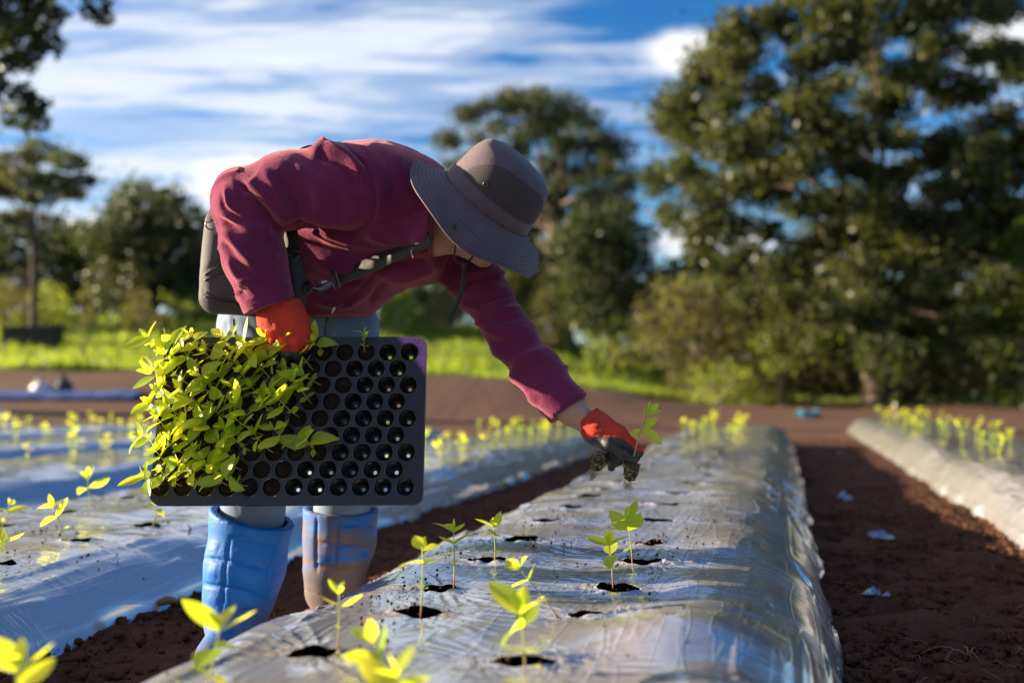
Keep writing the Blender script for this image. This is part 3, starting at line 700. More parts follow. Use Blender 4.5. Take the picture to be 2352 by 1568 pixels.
for k in range(240):
    right = k % 3 > 0
    s = rng.uniform(1.7, 5.5); t = rng.uniform(0.12, 0.84) if right else rng.uniform(-1.56, -0.98)
    p = ST(s, t, 0.012); a = rng.uniform(0, 6.28); l = rng.uniform(0.015, 0.07); c = rng.uniform(-1, 1)
    q = [p + np.array([math.cos(a + c * u) * l * u, math.sin(a + c * u) * l * u, 0.012 * math.sin(u * 2.5) * rng.random()]) for u in np.linspace(0, 1, 5)]
    mb.add(*tube(q, [0.0009, 0.0009, 0.0008, 0.0007, 0.0004], 4, False))
tag(mb.build('dry_straw', MT['straw']), 'dry straw bits and rootlets lying on the soil', 'straw', kind='stuff')

# ------------------------------------------------------------------ foliage helpers
def leaves_mesh(name, C, size, m, parent=None, seed=0, up=0.25, elong=1.7):
    r = np.random.default_rng(seed); n = len(C); C = np.asarray(C)
    d = r.normal(size=(n, 3)); d /= np.linalg.norm(d, axis=1, keepdims=True)
    nn = r.normal(size=(n, 3)); nn[:, 2] += up * 2; nn -= d * (nn * d).sum(1, keepdims=True); nn /= np.linalg.norm(nn, axis=1, keepdims=True)
    w = np.cross(d, nn); s = np.asarray(size) * r.uniform(0.6, 1.35, n) if np.ndim(size) == 0 else size * r.uniform(0.6, 1.35, n)
    s = s[:, None]
    V = np.stack([C - d * s * 0.5, C + w * s / elong * 0.5 + nn * s * 0.06, C + d * s * 0.5, C - w * s / elong * 0.5 + nn * s * 0.06], 1).reshape(-1, 3)
    F = np.arange(4 * n).reshape(-1, 4)
    return obj(name, V, F, m, parent, False)
def in_poly(pt, poly):
    x, y = pt; c = False; j = len(poly) - 1
    for i in range(len(poly)):
        (xi, yi), (xj, yj) = poly[i], poly[j]
        if (yi > y) != (yj > y) and x < (xj - xi) * (y - yi) / (yj - yi) + xi: c = not c
        j = i
    return c
def clumps_in(poly, Y, dY, gap, rlo, rhi, seed, flat=0.75):
    """clump centres spread through the crown whose outline is poly; (centre, radius, flatness)"""
    r = np.random.default_rng(seed); xs = [p[0] for p in poly]; ys = [p[1] for p in poly]; out = []; px = []
    for _ in range(6000):
        c = (r.uniform(min(xs), max(xs)), r.uniform(min(ys), max(ys)))
        if not in_poly(c, poly): continue
        yy = Y + r.uniform(-dY, dY)
        if any(math.hypot(c[0] - a[0], c[1] - a[1]) < gap and abs(yy - a[2]) < dY * 0.9 for a in px): continue
        px.append((c[0], c[1], yy)); out.append((P(c[0], c[1], yy), r.uniform(rlo, rhi) * Y / FPX, flat))
    return out
def make_tree(name, base, clumps, n_leaf, leaf, m, label, cat='tree', bark_m=None, tr=0.3, seed=0, fork=0.45, group=None, trunk=True, elong=1.7, lean=(0, 0), hollow=0.45, limb_max=None):
    r = np.random.default_rng(seed); root = empty(name, tuple(base)); base = np.asarray(base, float)
    tag(root, label, cat, group)
    wts = np.array([c[1] ** 2 for c in clumps]); cnt = np.maximum(8, (n_leaf * wts / wts.sum()).astype(int)); C = []
    for (c, rad, fl), k in zip(clumps, cnt):
        d = r.normal(size=(k, 3)); d /= np.linalg.norm(d, axis=1, keepdims=True)
        rr = rad * (hollow + (1 - hollow) * r.random((k, 1)) ** 0.6) * (1 + 0.30 * vnoise(d[:, 0] * 2.3, d[:, 1] * 2.3, d[:, 2] * 2.3, seed + k)[:, None])
        st_ = r.random((k, 1)) < 0.17; rr = np.where(st_, rr * r.uniform(1.0, 1.75, (k, 1)), rr)
        C.append(c + d * rr * np.array([1, 1, fl]))
    C = np.vstack(C) - base
    leaves_mesh('crown', C, leaf, m, root, seed, elong=elong)
    if trunk:
        cc = np.mean([c[0] for c in clumps], axis=0) - base; H = max(c[0][2] for c in clumps) - base[2]
        top = np.array([cc[0] * 0.35 + lean[0], cc[1] * 0.35, H * fork])
        tp = catmull([(0, 0, -0.15), top * np.array([0.15, 0.15, 0.3]), top * np.array([0.6, 0.6, 0.65]), top], 5)
        mb = MB(); rad = np.linspace(tr * 1.35, tr * 0.7, len(tp)); rad[0] *= 1.25; mb.add(*tube(tp, rad, 9))
        mb.build('trunk', bark_m or MT['bark'], root)
        order = list(range(len(clumps))); r.shuffle(order); mb = MB()
        for i in order[:26]:
            if limb_max is not None and proj(clumps[i][0])[0] > limb_max: continue
            e = clumps[i][0] - base; st = tp[int(r.integers(len(tp) // 2, len(tp)))]
            mid = st * 0.5 + e * 0.5 + r.normal(size=3) * 0.05 * np.linalg.norm(e - st) + np.array([0, 0, 0.08 * np.linalg.norm(e - st)])
            q = catmull([st, mid, e], 5); mb.add(*tube(q, np.linspace(tr * 0.42, tr * 0.06, len(q)), 5, False))
        mb.build('limbs', bark_m or MT['bark'], root)
    return root

# ------------------------------------------------------------------ trees and shrubs
big = [(1570, 205), (1640, 120), (1720, 40), (1850, -60), (2100, -90), (2290, 10), (2400, 150), (2470, 400), (2460, 700), (2380, 850), (2150, 850), (1960, 800), (1780, 790), (1660, 660), (1570, 560), (1500, 440), (1540, 330)]
b0 = ground_hit(2010, 936)
make_tree('broadleaf_tree', b0, clumps_in(big, b0[1], 4.5, 74, 34, 80, 2), 130000, 0.175, MT['canopy'], 'huge spreading broadleaf tree filling the right of the sky', tr=0.32, seed=8, fork=0.34, bark_m=MT['bark'], hollow=0.15)
mid1 = [(1000, 305), (1090, 250), (1180, 222), (1300, 235), (1390, 300), (1435, 390), (1450, 480), (1410, 590), (1330, 680), (1200, 690), (1130, 600), (1050, 430)]
b1 = ground_hit(1290, 800); b1 = P(1290, 760, 50); b1[2] = float(terrain(b1[0], b1[1]))
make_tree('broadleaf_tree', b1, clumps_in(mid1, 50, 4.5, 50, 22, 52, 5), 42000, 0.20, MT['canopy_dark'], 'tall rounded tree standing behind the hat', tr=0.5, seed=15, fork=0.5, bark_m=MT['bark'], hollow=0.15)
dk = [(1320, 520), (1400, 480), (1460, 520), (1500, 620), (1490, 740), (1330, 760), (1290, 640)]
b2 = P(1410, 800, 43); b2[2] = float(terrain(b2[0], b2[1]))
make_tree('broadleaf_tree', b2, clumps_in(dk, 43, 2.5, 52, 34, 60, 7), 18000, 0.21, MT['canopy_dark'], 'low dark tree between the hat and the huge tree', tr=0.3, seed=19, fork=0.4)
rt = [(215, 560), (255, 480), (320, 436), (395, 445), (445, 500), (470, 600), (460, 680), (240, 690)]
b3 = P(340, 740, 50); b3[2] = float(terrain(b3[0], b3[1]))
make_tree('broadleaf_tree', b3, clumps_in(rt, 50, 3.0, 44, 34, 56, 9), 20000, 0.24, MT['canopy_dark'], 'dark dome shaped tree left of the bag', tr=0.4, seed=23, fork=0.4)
pine = [(P(x, y, 40 + dy), r * 40 / FPX, 0.42) for x, y, r, dy in ((30, 370, 50, 0), (95, 350, 60, 1), (160, 372, 48, -1), (60, 410, 55, -2), (130, 420, 58, 1), (190, 415, 36, 0), (10, 440, 46, 1), (0, 395, 50, -1), (-50, 420, 60, 0), (165, 445, 38, 2), (85, 455, 40, -1), (20, 500, 34, 0), (50, 490, 26, 1), (-30, 520, 40, 0))]
b4 = P(78, 720, 40); b4[2] = float(terrain(b4[0], b4[1]))
make_tree('umbrella_pine', b4, pine, 7000, 0.26, MT['pine'], 'flat topped pine with a bare trunk at the far left', tr=0.13, seed=27, fork=0.72, elong=3.0)
fr = [(P(x, y, 15 + dy), r * 15 / FPX, 0.8) for x, y, r, dy in ((30, 20, 62, 0), (85, 45, 55, 1), (110, 95, 40, 0), (40, 90, 60, -1), (0, 60, 60, 1), (60, 140, 32, 0), (20, 150, 26, 0), (130, 30, 26, 1), (225, 5, 34, 0), (240, 40, 24, 1), (205, 30, 24, 0), (55, 215, 30, 0), (80, 240, 34, 0), (40, 270, 40, 1), (85, 280, 30, 0), (-40, 200, 60, 0), (-70, 60, 90, 0), (-160, 120, 130, 0), (-170, 320, 120, 0), (-100, -80, 120, 0), (60, -70, 100, 0), (-300, 0, 160, 0))]
b5 = P(-260, 985, 15.5); b5[2] = float(terrain(b5[0], b5[1]))
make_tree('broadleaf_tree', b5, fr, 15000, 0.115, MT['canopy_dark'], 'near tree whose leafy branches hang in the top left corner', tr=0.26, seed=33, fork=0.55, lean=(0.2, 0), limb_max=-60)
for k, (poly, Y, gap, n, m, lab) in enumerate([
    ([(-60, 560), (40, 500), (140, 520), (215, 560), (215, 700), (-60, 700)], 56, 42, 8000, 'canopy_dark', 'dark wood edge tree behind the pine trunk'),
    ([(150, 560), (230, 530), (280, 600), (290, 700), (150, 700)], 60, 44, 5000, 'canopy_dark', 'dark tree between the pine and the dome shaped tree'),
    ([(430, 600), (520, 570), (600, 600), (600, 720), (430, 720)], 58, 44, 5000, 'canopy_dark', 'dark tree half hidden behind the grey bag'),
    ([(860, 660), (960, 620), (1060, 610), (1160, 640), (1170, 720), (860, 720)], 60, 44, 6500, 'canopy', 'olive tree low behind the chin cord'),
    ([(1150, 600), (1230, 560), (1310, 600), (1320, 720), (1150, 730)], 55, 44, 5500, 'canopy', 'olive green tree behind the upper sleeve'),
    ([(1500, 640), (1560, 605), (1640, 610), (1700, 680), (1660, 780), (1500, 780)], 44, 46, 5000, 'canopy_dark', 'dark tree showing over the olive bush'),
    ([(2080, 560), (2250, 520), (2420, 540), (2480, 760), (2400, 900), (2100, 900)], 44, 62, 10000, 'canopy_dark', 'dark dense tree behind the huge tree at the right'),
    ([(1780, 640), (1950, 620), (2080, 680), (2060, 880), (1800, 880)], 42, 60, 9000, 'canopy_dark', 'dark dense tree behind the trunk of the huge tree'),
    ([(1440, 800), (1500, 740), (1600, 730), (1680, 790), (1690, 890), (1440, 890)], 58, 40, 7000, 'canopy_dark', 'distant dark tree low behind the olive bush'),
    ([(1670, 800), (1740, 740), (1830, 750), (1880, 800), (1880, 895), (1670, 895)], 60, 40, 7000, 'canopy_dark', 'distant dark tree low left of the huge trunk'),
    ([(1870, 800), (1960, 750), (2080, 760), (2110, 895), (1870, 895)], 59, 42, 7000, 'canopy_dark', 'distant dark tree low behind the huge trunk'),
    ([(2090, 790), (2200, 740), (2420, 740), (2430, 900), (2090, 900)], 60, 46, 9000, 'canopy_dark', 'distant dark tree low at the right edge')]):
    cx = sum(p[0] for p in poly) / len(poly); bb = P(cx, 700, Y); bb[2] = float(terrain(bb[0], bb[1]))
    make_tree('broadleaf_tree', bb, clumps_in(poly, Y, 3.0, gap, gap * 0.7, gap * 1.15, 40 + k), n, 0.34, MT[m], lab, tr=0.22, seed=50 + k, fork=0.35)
def shrub(name, poly, Y, gap, n, leaf, m, lab, seed, cat='shrub', stems=True):
    cx = sum(p[0] for p in poly) / len(poly); bb = P(cx, 800, Y); bb[2] = float(terrain(bb[0], bb[1]))
    make_tree(name, bb, clumps_in(poly, Y, Y * 0.05, gap, gap * 0.6, gap * 1.1, seed), n, leaf, MT[m], lab, cat, tr=0.07, seed=seed, fork=0.3, bark_m=MT['bark_pale'])
shrub('olive_bush', [(1470, 700), (1540, 640), (1640, 635), (1740, 670), (1770, 800), (1740, 900), (1580, 900), (1480, 800)], 31, 46, 6500, 0.16, 'shrub', 'broad olive brown bush left of the huge tree', 61)
shrub('olive_bush', [(1740, 720), (1850, 690), (1960, 720), (1980, 880), (1800, 920), (1720, 860)], 30.5, 48, 4500, 0.16, 'shrub', 'olive bush in front of the huge trunk', 63)
shrub('green_bush', [(1750, 770), (1790, 735), (1830, 760), (1835, 840), (1760, 850)], 29.5, 30, 1500, 0.13, 'shrub_green', 'small bright green bush by the huge tree', 64)
shrub('olive_bush', [(2080, 700), (2200, 680), (2290, 740), (2280, 900), (2060, 920)], 31, 50, 4500, 0.17, 'shrub', 'olive bush right of the huge trunk', 66)
shrub('bamboo_clump', [(2275, 620), (2310, 520), (2352, 480), (2430, 480), (2440, 900), (2290, 920)], 27, 40, 4500, 0.20, 'shrub_green', 'green bamboo clump at the right edge', 67)
shrub('olive_bush', [(1590, 850), (1650, 830), (1720, 850), (1730, 920), (1590, 920)], 28, 26, 1200, 0.12, 'shrub_green', 'low pale bush at the edge of the grass', 68)
for k, (x0, x1, y0, y1, Y, mm, lab) in enumerate([(-60, 70, 640, 740, 46, 'shrub', 'olive bush at the far left above the box'), (60, 165, 655, 735, 47, 'shrub_green', 'light green bush right of the pine trunk'), (270, 370, 660, 745, 45, 'shrub', 'brownish bush in the meadow right of the sapling'),
        (380, 480, 650, 735, 48, 'shrub_green', 'green bush in the meadow beside the bag'), (875, 965, 660, 740, 48, 'shrub_green', 'green bush behind the open knees'), (980, 1090, 640, 745, 47, 'shrub', 'olive bush behind the hanging cord'), (1200, 1300, 650, 790, 45, 'shrub', 'olive bush right of the reaching sleeve'), (1340, 1480, 720, 840, 42, 'shrub_green', 'green bush at the foot of the low dark tree')]):
    xm = (x0 + x1) / 2; shrub('meadow_bush', [(x0, y1), (x0 + 12, (y0 + y1) / 2), (xm, y0), (x1 - 12, (y0 + y1) / 2), (x1, y1)], Y, 24, 1700, 0.17, mm, lab, 80 + k)
sp = ground_hit(195, 850)
sap = [(sp + np.array([dx, 0.1 * dx, z]), 0.22, 0.9) for dx, z in ((0, 1.7), (0.15, 2.0), (-0.12, 2.2), (0.05, 2.45), (0.2, 1.5), (-0.15, 1.35))]
make_tree('sapling', sp, sap, 260, 0.12, MT['shrub'], 'thin young sapling standing in the left meadow', tr=0.025, seed=91, fork=0.8, hollow=0.1)

# ------------------------------------------------------------------ meadow grass
def meadow():
    r = np.random.default_rng(77); n = 46000
    q = r.uniform(-0.62, 0.62, n); u = r.random(n) ** 1.6; y = yb(q) - 0.3 + u * 34; x = q * y
    keep = ~((q > 0.18) & (u > 0.15)); x, y, q = x[keep], y[keep], q[keep]; n = len(x)
    z = terrain(x, y) - 0.02; h = r.uniform(0.10, 0.34, n) * (0.6 + 0.5 * (vnoise(x * 0.5, y * 0.5, 0, 6) + 1)) ; w = r.uniform(0.02, 0.05, n)
    a = r.uniform(0, 6.28, n); l = r.normal(0, 0.10, (n, 2))
    A = np.stack([x - np.cos(a) * w, y - np.sin(a) * w, z], -1); B = np.stack([x + np.cos(a) * w, y + np.sin(a) * w, z], -1); C = np.stack([x + l[:, 0], y + l[:, 1], z + h], -1)
    o = obj('meadow_grass', np.stack([A, B, C], 1).reshape(-1, 3), np.arange(3 * n).reshape(-1, 3), MT['grass'], None, False)
    tag(o, 'sunlit yellow green grass on the rise behind the field', 'grass', kind='stuff')
meadow()

# ------------------------------------------------------------------ small things lying about
def blob(name, c, r, m, label, cat, seed, squash=(1, 1, 1), amp=0.22, group=None, fr=2.2):
    bm = bmesh.new(); bmesh.ops.create_icosphere(bm, subdivisions=3, radius=1.0)
    V = np.array([v.co[:] for v in bm.verts]); F = [tuple(v.index for v in f.verts) for f in bm.faces]; bm.free()
    d = 1 + amp * fbm(V[:, 0] * fr, V[:, 1] * fr, V[:, 2] * fr, seed, 3)
    V = V * d[:, None] * np.asarray(r); V[:, 2] = np.maximum(V[:, 2], -0.7 * r[2]) + 0.7 * r[2]
    o = obj(name, V, F, m); o.location = tuple(c); tag(o, label, cat, group); return o
def sack(name, c, w, h, m, label, seed, lean=0.0):
    root = empty(name, tuple(c)); tag(root, label, 'sack')
    prof = [(0.0, 0.02), (0.9, 0.0), (1.0, 0.25), (0.92, 0.6), (0.6, 0.85), (0.28, 0.93), (0.2, 0.97)]
    V = []; n = 20
    for (rr, zz) in prof:
        for k in range(n):
            a = 2 * math.pi * k / n; f = 1 + 0.14 * float(vnoise(math.cos(a) * 1.6 + seed, math.sin(a) * 1.6, zz * 3, seed))
            V.append((math.cos(a) * rr * w / 2 * f + lean * zz * h, math.sin(a) * rr * w * 0.4 * f, zz * h))
    obj('body', np.array(V), grid_faces(len(prof), n, True), m, root)
    V = []; 
    for (rr, zz) in [(0.2, 0.965), (0.14, 1.0), (0.26, 1.08), (0.34, 1.16)]:
        for k in range(n):
            a = 2 * math.pi * k / n; f = 1 + 0.25 * math.cos(5 * a); V.append((math.cos(a) * rr * w / 2 * f + lean * zz * h, math.sin(a) * rr * w * 0.4 * f, zz * h))
    obj('neck', np.array(V), grid_faces(4, n, True), m, root)
    mb = MB(); th = np.linspace(0, 2 * math.pi, 17); mb.add(*tube([(math.cos(a) * 0.16 * w / 2 + lean * h, math.sin(a) * 0.16 * w * 0.4, h) for a in th], 0.006, 5, False)); mb.build('tie', MT['cord'], root)
    return root
g = ground_hit(102, 914); sack('feed_sack', g, 0.42, 0.30, MT['sack_w'], 'white sack lying slumped on the bare soil at the left', 3, -0.3)
g = ground_hit(145, 914); sack('feed_sack', g, 0.36, 0.36, MT['sack_d'], 'dark rounded sack right beside the white sack', 5)
g = G(4, 985, 0.10); sack('paper_sack', G(0, 983, 0.02), 0.36, 0.26, MT['sack_w'], 'pale sack at the left edge behind the farthest bed', 8, -0.1)
def tarp(name, x0, x1, y, wid, m, label, thick=0.02):
    a = ground_hit(x0, y); b = ground_hit(x1, y); n = 30; V = []
    for i in range(n):
        p = a + (b - a) * i / (n - 1)
        for j in range(5):
            yy = p[1] + wid * (j / 4 - 0.5); V.append((p[0], yy, float(terrain(p[0], yy)) + 0.03 + thick * float(vnoise(i * 0.7, j * 0.9, 0, 4)) + 0.10 * (1 - abs(j - 2) / 2)))
    o = obj(name, np.array(V), grid_faces(n, 5), m); md = o.modifiers.new('thick', 'SOLIDIFY'); md.thickness = 0.012; tag(o, label, 'tarp'); return o
tarp('ground_tarp', -60, 330, 916, 0.9, MT['tarp'], 'long blue tarp strip stretched over soil behind the left beds')
tarp('folded_tarp', 1835, 1880, 960, 0.45, MT['teal'], 'small teal folded tarp beyond the end of the middle bed', 0.05)
# black slatted box on the meadow
def box(mb, lo, hi):
    x0, y0, z0 = lo; x1, y1, z1 = hi
    mb.add([(x0, y0, z0), (x1, y0, z0), (x1, y1, z0), (x0, y1, z0), (x0, y0, z1), (x1, y0, z1), (x1, y1, z1), (x0, y1, z1)],
           [(3, 2, 1, 0), (4, 5, 6, 7), (0, 1, 5, 4), (1, 2, 6, 5), (2, 3, 7, 6), (3, 0, 4, 7)]); return mb
g = ground_hit(75, 792); r_ = empty('planter_box', tuple(g)); tag(r_, 'black slatted planter box on the left meadow', 'planter')
w = 120 / FPX * g[1]; hgt = 44 / FPX * g[1]
for sgn in (-0.5, 0.5):
    for k in range(3):
        box(MB(), (-w / 2, sgn * 0.7 - 0.02, hgt * (k / 3 + 0.02)), (w / 2, sgn * 0.7 + 0.02, hgt * ((k + 1) / 3 - 0.02))).build('board', MT['darkwood'], r_, False)
for sx in (-1, 1):
    for k in range(3): box(MB(), (sx * w / 2 - 0.02 + sx * 0.022, -0.33, hgt * (k / 3 + 0.02)), (sx * w / 2 + 0.02 + sx * 0.022, 0.33, hgt * ((k + 1) / 3 - 0.02))).build('board', MT['darkwood'], r_, False)
    for sy in (-0.39, 0.39): box(MB(), (sx * w / 2 - 0.04, sy - 0.016, -0.05), (sx * w / 2 + 0.04, sy + 0.016, hgt * 1.06)).build('post', MT['darkwood'], r_, False)
# a pale stake with a torn tag
g = ground_hit(2057, 968); r_ = empty('marker_stake', tuple(g)); tag(r_, 'pale marker stake at the far end of the right bed', 'stake')
hh = 36 / FPX * g[1]; box(MB(), (-0.018, -0.012, -0.05), (0.018, 0.012, hh)).build('post', MT['wood'], r_, False)
mb = MB(); mb.add(*tube([(0, 0, hh - 0.002), (0, 0, hh + 0.03), (0.004, 0, hh + 0.05)], [0.022, 0.034, 0.012], 8)); mb.build('cap', MT['sack_w'], r_)
# scraps of film on the path
def scrap(x, y, w, label, seed, tall=0.5):
    c = G(x, y, 0.008); r = np.random.default_rng(seed); n = 9; V = []
    for i in range(n):
        for j in range(n):
            u, v = i / (n - 1) - 0.5, j / (n - 1) - 0.5
            rr = 1 - 0.25 * float(vnoise(u * 3, v * 3, seed, 2)) 
            V.append((u * w * rr, v * w * 0.8 * rr, 0.004 + w * tall * (0.5 * math.exp(-((u + 0.1) ** 2 + v * v) * 9) + 0.35 * max(0, float(vnoise(u * 6, v * 6, seed, 5))))))
    o = obj('film_scrap', np.array(V), grid_faces(n, n), MT['scrap']); o.location = tuple(c); o.rotation_euler = (0, 0, r.uniform(0, 6.28)); md = o.modifiers.new('thick', 'SOLIDIFY'); md.thickness = 0.0015
    tag(o, label, 'film scrap', 'torn film scraps on the right path')
scrap(1940, 1150, 0.085, 'crumpled blue film scrap standing up on the path, farther of the large ones', 3, 0.9)
scrap(2025, 1236, 0.085, 'smooth pale blue film scrap in the middle of the path', 4, 0.45)
scrap(2000, 1368, 0.042, 'small crumpled film scrap nearest the camera on the path', 6, 0.8)
scrap(2038, 1372, 0.020, 'tiny dark film scrap beside the small crumpled one', 7, 0.9)
scrap(1930, 1042, 0.07, 'farthest film scrap, faint blue on the shaded path', 8, 0.3)
c = G(2155, 1383, 0.01); blob('stone', c, (0.022, 0.017, 0.012), MT['clod'], 'flat brown stone lying on the path', 'stone', 9)
c = G(2140, 1398, 0.01); blob('stone', c, (0.020, 0.016, 0.007), MT['clod'], 'lower flat brown stone just in front of the other stone', 'stone', 12)
c = G(2225, 1500, 0.02); mb = MB()
for a, l in ((2.6, 0.10), (3.4, 0.07), (1.4, 0.035), (0.3, 0.03), (4.4, 0.09)):
    q = [c + np.array([math.cos(a + 0.3 * u) * l * u, math.sin(a + 0.3 * u) * l * u * 0.7, -0.008 + 0.020 * math.sin(u * 3.0)]) for u in np.linspace(0, 1, 6)]; mb.add(*tube(q, np.linspace(0.0020, 0.0006, 6), 5))
tag(mb.build('dry_stalk', MT['straw']), 'withered root stalk lying at the bottom right of the path', 'dead plant')
c = G(360, 1388, 0.02)
mb = MB(); q = [c + np.array([0.0 + 0.05 * u, 0.02 * u, 0.01 * math.sin(3 * u)]) for u in np.linspace(0, 1, 6)]; mb.add(*tube(q, [0.004, 0.010, 0.012, 0.011, 0.008, 0.003], 7)); tag(mb.build('dry_leaf', MT['straw']), 'curled dry leaf caught at the edge of the bright bed', 'dead leaf')
# ------------------------------------------------------------------ the worker
def orth(v, w): v = np.asarray(v, float); v = v - w * (v @ w); return v / np.linalg.norm(v)
HA = np.array([0.63, -0.33, 0.70]); HA /= np.linalg.norm(HA)          # crown of the head
HF = orth([0.735, 0.55, -0.40], HA)                                   # where the face looks
HS = np.cross(HA, HF)
BRIM = P(1118, 470, 2.09)
HC = BRIM + HA * 0.010 + np.array([0.0, 0.03, 0.0])
person = empty('person')
tag(person, 'worker in wine red fleece and bucket hat, bent over reaching to the bed', 'person')
J = dict(pelvis=P(690, 720, 2.45), waist=P(722, 606, 2.40), chest=P(880, 494, 2.27), upper=P(945, 486, 2.21), nape=P(1000, 520, 2.18),
         rsh=P(850, 432, 2.13), rmid=P(700, 428, 2.10), relb=P(566, 462, 2.10), rfor=P(588, 590, 2.10), rwri=P(624, 712, 2.11),
         lsh=P(1035, 570, 2.31), larm=P(1092, 645, 2.29), lelb=P(1172, 765, 2.26), lfor=P(1240, 855, 2.24), lwri=P(1308, 938, 2.22), lhan=P(1352, 975, 2.21),
         rhip=P(605, 775, 2.42), rkne=P(602, 985, 2.28), rshin=P(577, 1200, 2.22), rank=P(540, 1425, 2.21),
         lhip=P(768, 775, 2.47), lkne=P(800, 985, 2.44), lshin=P(783, 1190, 2.55), lank=P(768, 1345, 2.56))
def ground_pt(p, dz=0.0): return np.array([p[0], p[1], dz])

# skin: one continuous body, mostly inside the clothes
def body_sdf(p):
    d = ellip(p, HC + HA * 0.012 - HF * 0.004, (0.095, 0.076, 0.112), (HF, HS, HA))
    d = smin(d, ellip(p, HC - HA * 0.075 + HF * 0.030, (0.062, 0.052, 0.056), (HF, HS, HA)), 0.03)          # jaw
    d = smin(d, ellip(p, HC - HA * 0.112 + HF * 0.070, (0.022, 0.026, 0.018), (HF, HS, HA)), 0.022)         # chin
    d = smin(d, ellip(p, HC - HA * 0.074 + HF * 0.098, (0.010, 0.022, 0.006), (HF, HS, HA)), 0.010)         # upper lip
    d = smin(d, ellip(p, HC - HA * 0.088 + HF * 0.095, (0.010, 0.019, 0.006), (HF, HS, HA)), 0.010)         # lower lip
    d = smin(d, cone(p, HC + HA * 0.005 + HF * 0.088, HC - HA * 0.045 + HF * 0.115, 0.010, 0.015), 0.014)   # nose
    for sgn in (-1, 1):
        d = smin(d, ellip(p, HC - HA * 0.02 + HS * sgn * 0.078 - HF * 0.008, (0.020, 0.008, 0.032), (HF, HS, HA)), 0.008)
        d = smin(d, ellip(p, HC - HA * 0.040 + HS * sgn * 0.044 + HF * 0.065, (0.022, 0.020, 0.016), (HF, HS, HA)), 0.02)
        d = np.maximum(d, -ellip(p, HC + HA * 0.002 + HS * sgn * 0.034 + HF * 0.100, (0.014, 0.016, 0.010), (HF, HS, HA)))
    d = smin(d, chain(p, [HC - HA * 0.07 - HF * 0.02, J['nape'], J['upper']], [0.056, 0.058, 0.07]), 0.03)
    t = chain(p, [J['upper'], J['chest'], J['waist'], J['pelvis']], [0.08, 0.108, 0.10, 0.10], 0.05)
    d = smin(d, t, 0.05)
    d = smin(d, chain(p, [J['upper'], J['rsh'], J['rmid'], J['relb'], J['rfor'], J['rwri']], [0.07, 0.055, 0.046, 0.04, 0.036, 0.027]), 0.03)
    d = smin(d, chain(p, [J['upper'], J['lsh'], J['larm'], J['lelb'], J['lfor'], J['lwri'], J['lhan']], [0.08, 0.058, 0.048, 0.041, 0.036, 0.0285, 0.025]), 0.03)
    d = smin(d, chain(p, [J['pelvis'], J['rhip'], J['rkne'], J['rshin'], J['rank']], [0.095, 0.08, 0.056, 0.046, 0.036]), 0.04)
    d = smin(d, chain(p, [J['pelvis'], J['lhip'], J['lkne'], J['lshin'], J['lank']], [0.095, 0.08, 0.056, 0.046, 0.036]), 0.04)
    for an, to in ((J['rank'], np.array([-0.01, -0.13, 0])), (J['lank'], np.array([0.12, -0.05, 0]))):
        d = smin(d, cone(p, ground_pt(an, 0.05), ground_pt(an, 0.042) + to, 0.03, 0.026), 0.03)
    return d
V, F = surface(body_sdf, (-0.95, 1.90, -0.02), (0.40, 2.75, 1.30), 0.0075)
V = relax(V, F, 1, 0.4); obj('body', V, F, MT['skin'], person)
# hair below the hat
def hair_sdf(p):
    d = ellip(p, HC + HA * 0.012 - HF * 0.014, (0.098, 0.082, 0.112), (HF, HS, HA)); q = p - HC
    return np.maximum(np.maximum(d, (q @ HF) - 0.045 + 0.5 * np.maximum(0, -(q @ HA) - 0.02)), -(q @ HA) - 0.055)
V, F = surface(hair_sdf, HC - 0.16, HC + 0.16, 0.006); obj('hair', V, F, MT['hair'], person)

